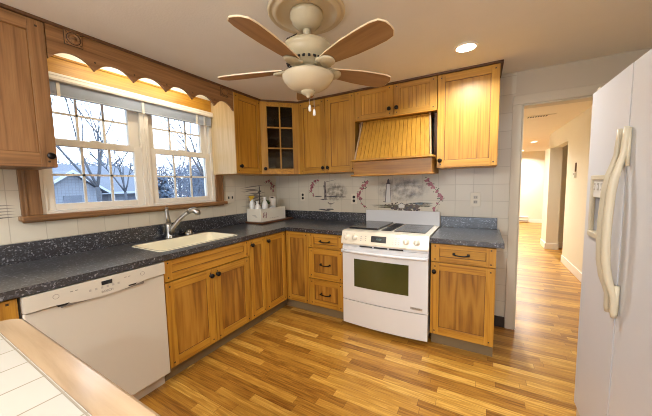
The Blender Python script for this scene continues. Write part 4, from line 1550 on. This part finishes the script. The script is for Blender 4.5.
def blob(mb, M, u, z, ru, rz, mat=0, n=12, jit=0.25, d=0.0012, rng=random):
    pts = []
    for k in range(n):
        a = 2 * PI * k / n
        j = 1 + rng.uniform(-jit, jit)
        pts.append((u + ru * j * math.cos(a), z + rz * j * math.sin(a)))
    mb.prism(pts, 0.0004, d, 1, mat, M=M)


def garland(parent, M, path, name='flower_garland', seed=1, r=0.016, dens=1.2):
    rg = random.Random(seed)
    mb = MB()
    for (a, b) in zip(path, path[1:]):
        p, q = Vector((a[0], a[1])), Vector((b[0], b[1]))
        nrm = Vector((-(q - p).y, (q - p).x)).normalized() * 0.002
        mb.prism([tuple(p + nrm), tuple(q + nrm), tuple(q - nrm), tuple(p - nrm)], 0.0004, 0.0010, 1, 2, M=M)
    for (u, z, s) in path:
        for k in range(int(5 * dens)):
            a = rg.uniform(0, 2 * PI)
            d = rg.uniform(0, 0.020) * s
            blob(mb, M, u + d * math.cos(a), z + d * math.sin(a), r * s * rg.uniform(0.5, 0.9), r * s * rg.uniform(0.4, 0.8), rg.choice([0, 0, 1]), 7, 0.3, 0.0012 + 0.0002 * k, rg)
        for k in range(int(3 * dens)):
            a = rg.uniform(0, 2 * PI)
            d = rg.uniform(0.018, 0.032) * s
            blob(mb, M, u + d * math.cos(a), z + d * math.sin(a), 0.007 * s, 0.005 * s, 2, 6, 0.3, 0.0012, rg)
    return mb.build(name, [PINK, PINKD, LEAFP], parent)


rg = random.Random(5)
# small marsh mural with bare tree, bird and flowers
t = thing('tile_mural', 'small painted tile mural of a leaning tower by the shore with a little bird', 'mural', (0.85, 0, 1.2))
mb = MB()
mb.prism([(0.70, 1.12), (1.12, 1.12), (1.12, 1.42), (0.70, 1.42)], 0.0003, 0.0007, 1, 0, M=WB)
mb.build('sky_wash', GRW, t)
mb = MB()
mb.prism([(0.752, 1.165), (0.790, 1.165), (0.780, 1.38), (0.765, 1.40), (0.758, 1.38)], 0.0008, 0.0014, 1, 0, M=WB)
for k in range(7):
    blob(mb, WB, 0.758 + rg.uniform(-.004, .02), 1.18 + k * 0.030, 0.010, 0.02, k % 2, 8, 0.3, 0.0018, rg)
mb.prism([(0.762, 1.385), (0.90, 1.408), (0.95, 1.42), (0.89, 1.402), (0.77, 1.380)], 0.0008, 0.0014, 1, 0, M=WB)
mb.build('tower', [INKL, INK], t)
mb = MB()
for u, z, ru in ((0.67, 1.207, 0.05), (0.86, 1.205, 0.09), (1.0, 1.203, 0.06), (0.75, 1.170, 0.05)):
    blob(mb, WB, u, z, ru, 0.006, 0, 14, 0.25, 0.001, rg)
for u, z, ru in ((0.73, 1.044, 0.05), (0.83, 1.050, 0.06), (0.79, 1.036, 0.05)):
    blob(mb, WB, u, z, ru, 0.007, 0, 14, 0.25, 0.001, rg)
mb.build('shoreline', INK, t)
mb = MB()
blob(mb, WB, 0.842, 1.118, 0.026, 0.010, 0, 10, 0.1, 0.0016, rg)
mb.prism([(0.855, 1.118), (0.905, 1.142), (0.87, 1.112)], 0.0006, 0.0016, 1, 0, M=WB)
blob(mb, WB, 0.812, 1.130, 0.009, 0.009, 0, 8, 0.1, 0.0016, rg)
for u in (0.838, 0.848):
    mb.box((u, 0.0006, 1.075), (u + 0.002, 0.0014, 1.110), 0, M=WB)
mb.build('bird', INKL, t)
garland(t, WB, [(0.67, 1.405, .7), (0.63, 1.395, 1), (0.60, 1.37, 1.1), (0.585, 1.34, 1.1), (0.575, 1.305, 1.0), (0.56, 1.27, .8), (0.60, 1.225, .7)], seed=2)

# big lighthouse mural behind the range
t = thing('tile_mural', 'large painted tile mural of a white lighthouse and rocks between two pink garlands', 'mural', (1.7, 0, 1.2))
mb = MB()
mb.prism([(1.36, 1.42), (2.04, 1.42), (2.04, 1.13), (1.36, 1.13)], 0.0003, 0.0007, 1, 0, M=WB)
mb.build('sky_wash', SKYW, t)
mb = MB()
for z, u0, u1, h in ((1.115, 1.34, 2.02, 0.010), (1.095, 1.38, 1.9, 0.012), (1.14, 1.76, 2.03, 0.012)):
    pts = [(u0, z), ((u0 + u1) / 2, z + h), (u1, z + h * 0.6), (u1 - 0.04, z - h), ((u0 + u1) / 2, z - h * 1.2), (u0 + 0.05, z - h * 0.6)]
    mb.prism(pts, 0.0006, 0.001, 1, 0 if u0 > 1.5 else 1, M=WB)
mb.build('shore_wash', [WATW, SANDW], t)
mb = MB()
mb.prism([(1.530, 1.145), (1.592, 1.145), (1.577, 1.345), (1.546, 1.345)], 0.0008, 0.0014, 1, 0, M=WB)
mb.prism([(1.524, 1.145), (1.532, 1.145), (1.548, 1.345), (1.542, 1.345)], 0.001, 0.0017, 1, 1, M=WB)
mb.prism([(1.590, 1.145), (1.595, 1.145), (1.581, 1.345), (1.577, 1.345)], 0.001, 0.0017, 1, 1, M=WB)
mb.prism([(1.540, 1.345), (1.585, 1.345), (1.585, 1.355), (1.576, 1.358), (1.574, 1.385), (1.562, 1.405), (1.550, 1.385), (1.548, 1.358), (1.540, 1.355)], 0.0008, 0.0016, 1, 1, M=WB)
mb.build('lighthouse', [LHW, INK], t)
mb = MB()
for k in range(46):
    u = rg.uniform(1.60, 1.90)
    top = 1.075 + 0.060 * max(0, 1 - ((u - 1.80) / 0.13) ** 2) + 0.02 * max(0, 1 - ((u - 1.63) / 0.06) ** 2)
    blob(mb, WB, u, rg.uniform(1.062, max(1.07, top)), rg.uniform(0.010, 0.022), rg.uniform(0.007, 0.014), rg.choice([0, 0, 1]), 7, 0.3, 0.001 + 0.00002 * k, rg)
for k in range(12):
    blob(mb, WB, rg.uniform(1.50, 1.66), rg.uniform(1.10, 1.16), rg.uniform(0.006, 0.014), rg.uniform(0.005, 0.01), 0, 7, 0.3, 0.001, rg)
mb.build('rocks', [ROCK, INK], t)
mb = MB()
mb.prism([(1.675, 1.09), (1.735, 1.09), (1.74, 1.125), (1.705, 1.138), (1.672, 1.125)], 0.0012, 0.0024, 1, 0, M=WB)
mb.prism([(1.665, 1.122), (1.705, 1.146), (1.748, 1.122), (1.745, 1.118), (1.705, 1.138), (1.668, 1.118)], 0.0014, 0.0027, 1, 1, M=WB)
mb.build('cottage', [LHW, INK], t)
garland(t, WB, [(1.31, 1.365, 1.1), (1.285, 1.335, 1.2), (1.255, 1.30, 1.0), (1.225, 1.26, .9), (1.215, 1.215, 1.2), (1.225, 1.18, 1.1), (1.25, 1.13, .6), (1.285, 1.095, .9)], seed=11)
garland(t, WB, [(1.965, 1.375, 1.1), (1.99, 1.34, 1.2), (2.02, 1.31, 1.0), (2.055, 1.265, 1.0), (2.085, 1.22, 1.2), (2.10, 1.19, 1.0), (2.065, 1.14, .6), (2.03, 1.085, 1.0)], seed=21)

# corner mural behind the box
t = thing('tile_mural', 'painted tile mural of dark reeds and pink flowers behind the white box in the corner', 'mural', (0, -0.4, 1.2))
mb = MB()
for k in range(15):
    z = 1.10 + 0.016 * k
    ua = rg.uniform(-0.66, -0.50)
    ub = rg.uniform(-0.36, -0.18)
    z2 = z + rg.uniform(-0.03, 0.06)
    zm = (z + z2) / 2
    mb.prism([(ua, z), ((ua + ub) / 2, zm + 0.008), (ub, z2), ((ua + ub) / 2, zm - 0.006)], 0.0006, 0.0012 + 0.00003 * k, 1, 0, M=WL)
mb.build('reeds', INKL, t)
mb = MB()
mb.prism([(-0.345, 1.10), (-0.33, 1.10), (-0.325, 1.34), (-0.34, 1.36)], 0.0008, 0.0018, 1, 0, M=WL)
mb.prism([(-0.365, 1.26), (-0.30, 1.28), (-0.30, 1.295), (-0.365, 1.28)], 0.0008, 0.0019, 1, 0, M=WL)
mb.build('stem', INK, t)
garland(t, WL, [(-0.20, 1.40, .9), (-0.15, 1.42, 1), (-0.10, 1.38, 1.1), (-0.06, 1.34, 1.1), (-0.07, 1.29, .9), (-0.11, 1.32, .8)], seed=31)
t = thing('tile_mural', 'painted grey shore strokes on the tiles under the shaded brown wall cabinet', 'mural', (0, -2.55, 1.2))
mb = MB()
for k in range(5):
    z = 1.19 + 0.018 * k
    mb.prism([(-2.80, z), (-2.60, z + 0.012), (-2.42, z + 0.002), (-2.60, z - 0.005)], 0.0006, 0.0014 + 0.00003 * k, 1, 0 if k else 1, M=WL)
mb.build('brush_strokes', [INKL, INK], t)

# ================================================================== COUNTER CORNER ITEMS
ct = 0.914
mb = MB(); mb.box((0.028, -0.615, ct + 0.0008), (0.300, -0.03, ct + 0.020), 0, 0.004)
tag(recenter(mb.build('cutting_board', BOARDM), (0.16, -0.3, ct)), 'dark wooden cutting board lying under the white box', 'board')
bz = ct + 0.0208
t = thing('storage_box', 'open white box with small printed marks, full of cleaning supplies in the corner', 'box', (0.13, -0.33, bz))
bx0, bx1, by0, by1, bh = 0.030, 0.250, -0.590, -0.140, 0.150
mb = MB()
w = 0.006
mb.box((bx0, by0, bz), (bx1, by1, bz + w)); mb.box((bx0, by0, bz + w), (bx0 + w, by1, bz + bh)); mb.box((bx1 - w, by0, bz + w), (bx1, by1, bz + bh))
mb.box((bx0 + w, by0, bz + w), (bx1 - w, by0 + w, bz + bh)); mb.box((bx0 + w, by1 - w, bz + w), (bx1 - w, by1, bz + bh))
mb.build('case', CARD, t)
mb = MB()
for k in range(3):
    y = by0 + 0.040 + k * 0.026
    mb.box((bx1, y, bz + 0.045 - 0.004 * k), (bx1 + 0.0008, y + 0.007, bz + 0.105 + 0.005 * (k % 2)), 0)
    mb.box((bx1, y - 0.006, bz + 0.060 + 0.01 * k), (bx1 + 0.0008, y + 0.013, bz + 0.066 + 0.01 * k), 0)
for k in range(5):
    mb.box((bx1, by0 + 0.15 + k * 0.035, bz + 0.028), (bx1 + 0.0008, by0 + 0.17 + k * 0.035, bz + 0.034), 1)
for k in range(3):
    mb.box((bx0 + 0.09 + k * 0.02, by0 - 0.0008, bz + 0.075 - 0.01 * k), (bx0 + 0.14 + k * 0.012, by0, bz + 0.079 - 0.01 * k), 2)
mb.build('printed_marks', [PINKD, LGREY, GREY], t)

GS = 'cleaning supplies in the white box'


def bottle(x, y, h, r, label, mats, spray=None):
    t = thing('bottle', label, 'bottle', (x, y, bz + 0.0065), GS)
    z = bz + 0.0065
    mb = MB(); mb.lathe([(0, 0), (r, 0), (r, h * 0.72), (r * 0.8, h * 0.82), (r * 0.4, h * 0.90), (r * 0.4, h * 0.93), (0, h * 0.93)], (x, y, z), 16)
    mb.build('body', mats[0], t)
    mb = MB()
    if spray:
        mb.cyl((x, y, z + h * 0.93), r * 0.45, 0.02)
        mb.box((x - 0.012, y - 0.045, z + h * 0.93 + 0.02), (x + 0.012, y + 0.03, z + h * 0.93 + 0.045), 0, 0.004)
        mb.box((x - 0.007, y - 0.035, z + h * 0.93 - 0.015), (x + 0.007, y - 0.022, z + h * 0.93 + 0.022), 0, 0.003)
    else:
        mb.cyl((x, y, z + h * 0.93), r * 0.5, h * 0.12)
    mb.build('spray_trigger' if spray else 'cap', mats[1], t)


bottle(0.165, -0.545, 0.225, 0.034, 'white bottle in the near end of the box, shorter than the others', (PLW, PLW))
bottle(0.205, -0.465, 0.265, 0.034, 'tallest white bottle, standing at the front of the box', (PLW, PLW))
bottle(0.070, -0.535, 0.270, 0.033, 'spray bottle with a yellow trigger at the back of the box', (PLW, YEL), True)
t = thing('scrub_brush', 'dark green bristly scrubber between the bottles in the box', 'brush', (0.15, -0.375, bz + 0.0065), GS)
mb = MB()
rb = random.Random(3)
for k in range(60):
    a = rb.uniform(0, 2 * PI); e = rb.uniform(0.1, 1.3)
    d = Vector((math.cos(a) * math.cos(e), math.sin(a) * math.cos(e), math.sin(e)))
    p = Vector((0.15, -0.385, bz + 0.19))
    mb.tube([p, p + d * rb.uniform(0.045, 0.065)], [0.007, 0.003], 5)
mb.build('bristles', GREEN, t)
mb = MB(); mb.cyl((0.15, -0.385, bz + 0.0068), 0.012, 0.18); mb.build('stem', GREEN, t)
mb = MB(Matrix.Translation((0.205, -0.345, bz + 0.15)) @ Matrix.Rotation(math.radians(12), 4, 'X'))
mb.box((-0.018, -0.05, -0.012), (0.018, 0.05, 0.012), 0, 0.008); mb.box((-0.012, -0.054, -0.07), (0.012, -0.034, 0.010), 0, 0.006)
tag(recenter(mb.build('spray_cap', PLW), (0.205, -0.345, bz + 0.05)), 'white angled plastic handle sticking out of the box in front of the green scrubber', 'handle', GS)
t = thing('paper_towel_roll', 'upright tilted paper towel roll with a dark core at the far end of the box', 'paper towels', (0.125, -0.205, bz + 0.0068), GS)
K = Matrix.Translation((0.105, -0.215, bz + 0.030)) @ Matrix.Rotation(math.radians(24), 4, Vector((0.76, 0.65, 0)))
mb = MB(K); mb.lathe([(0.020, 0.0), (0.044, 0.0), (0.044, 0.265), (0.020, 0.265)], seg=28); mb.build('roll', PAPER, t)
mb = MB(K); mb.lathe([(0, 0.002), (0.0198, 0.002), (0.0198, 0.262), (0, 0.262)], seg=20); mb.build('core', CORE_SHADE, t)  # solid dark plug painting the shade inside the hollow core
mb = MB(); mb.lathe([(0, 0), (0.024, 0), (0.026, 0.2), (0, 0.2)], (0.085, -0.315, bz + 0.0068), 18)
tag(recenter(mb.build('plastic_tub', simple('beige_plastic', (0.5, 0.44, 0.36), 0.4)), (0.085, -0.315, bz + 0.0068)), 'dull beige tub behind the green scrubber in the box', 'tub', GS)

# ================================================================== OUTDOORS
GZ = -1.6
SNOW = simple('pale_lawn', (0.16, 0.19, 0.23), 0.95, vary=0.2, vscale=0.6)
mb = MB(); mb.box((-70, -40, GZ - 0.2), (-T - 0.02, 50, GZ))
struct('ground', mb, SNOW)
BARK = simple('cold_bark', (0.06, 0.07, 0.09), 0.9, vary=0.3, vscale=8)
BARK2 = simple('hazy_distant_bark', (0.10, 0.125, 0.17), 0.9, vary=0.3, vscale=4)  # paler, bluer bark: the haze of distance is put into the colour


def grow(mb, p, d, ln, r, depth, rg, seg=6, spread=0.5, mat=0):
    pts = [p]
    rad = [r]
    q = p.copy()
    dd = d.copy()
    for k in range(3):
        dd = (dd + Vector((rg.uniform(-1, 1), rg.uniform(-1, 1), rg.uniform(-0.6, 0.9))) * 0.13).normalized()
        q = q + dd * ln / 3
        pts.append(q.copy())
        rad.append(r * (1 - 0.13 * (k + 1)))
    mb.tube(pts, rad, seg if depth > 2 else 4, mat)
    if depth <= 0:
        return
    for k in range(3 if depth > 1 else 3):
        nd = (dd + Vector((rg.uniform(-1, 1), rg.uniform(-1, 1), rg.uniform(-0.35, 0.8))) * spread * 1.25).normalized()
        start = pts[-1] if k < 2 else pts[2]
        grow(mb, start, nd, ln * rg.uniform(0.62, 0.85), rad[-1] * rg.uniform(0.58, 0.80), depth - 1, rg, seg, spread, mat)


def tree(x, y, label, h, r, depth, seed, m=None, group='bare trees outside the window', lean=(0, 0)):
    rg = random.Random(seed)
    t = thing('bare_tree', label, 'tree', (x, y, GZ), group)
    mb = MB()
    base = Vector((x, y, GZ - 0.01))
    top = Vector((x + lean[0], y + lean[1], GZ + h))
    mb.tube([base, (base * 0.5 + top * 0.5) + Vector((0.05, 0.04, 0)), top], [r * 1.25, r * 1.05, r], 8)
    mb.build('trunk', m or BARK, t)
    mb = MB()
    for k in range(4):
        d = Vector((rg.uniform(-0.4, 0.4), -0.5 + k * 0.33 + rg.uniform(-0.12, 0.12), 1)).normalized()
        grow(mb, top, d, h * 0.42, r * 0.66, depth, rg)
    mb.build('branches', m or BARK, t)


tree(-5.5, 0.05, 'forked bare tree close outside the nearer window', 3.0, 0.048, 5, 4)
tree(-5.6, 3.05, 'slender bare tree close outside the farther window', 3.2, 0.05, 5, 12)
tree(-11.5, -1.2, 'bare tree standing between the house and the nearer window', 3.3, 0.06, 5, 23)
tree(-11.5, 7.6, 'bare twiggy tree beyond the slender tree, farther window', 2.6, 0.06, 5, 37)
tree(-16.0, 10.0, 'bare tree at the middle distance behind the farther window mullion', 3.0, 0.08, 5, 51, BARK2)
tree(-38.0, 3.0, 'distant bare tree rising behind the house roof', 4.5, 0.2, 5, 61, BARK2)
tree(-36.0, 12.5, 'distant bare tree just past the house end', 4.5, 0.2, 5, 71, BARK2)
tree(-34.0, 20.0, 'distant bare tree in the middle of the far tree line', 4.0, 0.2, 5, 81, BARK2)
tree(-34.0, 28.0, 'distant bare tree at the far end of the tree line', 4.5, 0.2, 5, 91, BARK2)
tree(-11.5, 3.3, 'bare tree seen between the two windows, in front of the house', 2.8, 0.055, 5, 43)
# evergreen belt
EVG = simple('blue_green_foliage', (0.10, 0.14, 0.20), 0.95, vary=0.6, vscale=2.5, bump=(3, 1.0, 0.3))
rb = random.Random(17)
for i, (x, y, h) in enumerate(((-22, 10.8, 3.9), (-22, 14.3, 4.3), (-22, 17.8, 3.9), (-24, 21.3, 4.5), (-26, 25, 4.6))):
    t = thing('evergreen', ['evergreen just past the neighbouring house', 'second evergreen past the house, seen by the window mullion', 'lower evergreen between two taller ones outside', 'tallest evergreen outside the farther window', 'last evergreen at the far end of the belt'][i], 'tree', (x, y, GZ), 'evergreens beyond the yard')
    mb = MB(); mb.cyl((x, y, GZ), 0.15, h * 0.4); mb.build('trunk', BARK2, t)
    mb = MB()
    for k in range(260):
        a = rb.uniform(0, 2 * PI)
        zz = rb.uniform(0.05, 1)
        rr = 1.5 * (1 - zz * 0.75) * math.sqrt(rb.uniform(0.2, 1))
        c = Vector((x + rr * math.cos(a), y + rr * math.sin(a), GZ + h * zz))
        s = rb.uniform(0.12, 0.3)
        d = Vector((math.cos(a), math.sin(a), rb.uniform(-0.5, 0.7)))
        mb.tube([c - d * s, c, c + d * s], [s * 0.2, s * 0.75, s * 0.1], 5)
    mb.build('foliage', EVG, t)

# twiggy thicket behind the yard
rb = random.Random(99)
mb = MB()
for k in range(6500):
    q_ = rb.random()
    if q_ < 0.45:
        x, y, hh = -13.5 + rb.uniform(-0.9, 0.9), rb.uniform(7.2, 13.5), 4.3
    else:
        x, y, hh = -30.5 + rb.uniform(-1, 1), rb.uniform(0.5, 22), 5.6
    sc = 1.0 if q_ < 0.45 else 2.0
    z = GZ + hh * rb.random() ** 1.3
    d = Vector((rb.uniform(-0.3, 0.3), rb.uniform(-1, 1), rb.uniform(-0.3, 1.4))).normalized() * rb.uniform(0.25, 0.6) * sc
    p = Vector((x, y, max(z, GZ + 0.3 * sc)))
    mb.tube([p - d, p + d], [0.020 * sc, 0.006 * sc], 3)
tk = mb.build('thicket', simple('twig_blue_grey', (0.17, 0.20, 0.26), 0.95, vary=0.4, vscale=1.5))
tk['kind'] = 'stuff'
tag(tk, 'tangle of bare blue-grey brush beyond the yard outside both windows', 'brush')

# neighbouring house
SID = tile_mat('grey_siding', 'y', 0, 0, 0.16, (0.22, 0.25, 0.30), (0.21, 0.24, 0.29), (0.16, 0.185, 0.23), 0.012, 0.8)
ROOFM = simple('slate_roof', (0.13, 0.15, 0.19), 0.8, vary=0.15, vscale=3)
TRW = simple('house_white_trim', (0.42, 0.48, 0.56), 0.6)
t = thing('neighbor_house', 'grey-blue house with a gabled roof and white trim across the yard', 'house', (-20, 4.5, GZ))
hx = -18.0
mb = MB()
mb.box((hx - 7, 1.0, GZ), (hx - 1.5, 8.2, 1.15))
mb.prism([(2.2, GZ), (4.9, GZ), (4.9, 1.20), (3.5, 2.28), (2.2, 1.30)], hx - 4, hx, 0)
mb.build('wall', SID, t)
mb = MB()
mb.prism([(hx - 1.1, 1.02), (hx - 4.2, 2.95), (hx - 7.3, 1.02), (hx - 7.3, 1.14), (hx - 4.2, 3.07), (hx - 1.1, 1.14)], 0.8, 8.4, 1)
for s in (-1, 1):
    y0, z0_ = (3.5, 2.42), None
    e = (3.5 + s * 1.75, 1.06)
    mb.prism([(3.5, 2.30), e, (e[0], e[1] + 0.12), (3.5, 2.44)], hx - 4, hx + 0.35, 0)
mb.build('roof', ROOFM, t)
mb = MB()
for s in (-1, 1):
    e = (3.5 + s * 1.78, 1.0)
    mb.prism([(3.5, 2.28), e, (e[0], e[1] + 0.15), (3.5, 2.46)], hx + 0.36, hx + 0.42, 0)
mb.box((hx - 1.1, 5.2, 1.0), (hx - 1.0, 8.4, 1.14))
mb.build('fascia_trim', TRW, t)
for y in (4.75, 5.9, 7.6):
    mb = MB(); mb.box((hx - 1.2, y, GZ), (hx - 1.06, y + 0.14, 1.0)); mb.build('porch_post', TRW, t)
for y in (5.0, 6.8):
    mb = MB(); mb.box((hx - 1.5, y, 0.0), (hx - 1.44, y + 0.8, 0.95)); mb.build('window', ROOFM, t)
mb = MB(); mb.box((hx, 3.1, 0.1), (hx + 0.05, 3.9, 1.0)); mb.build('window', ROOFM, t)
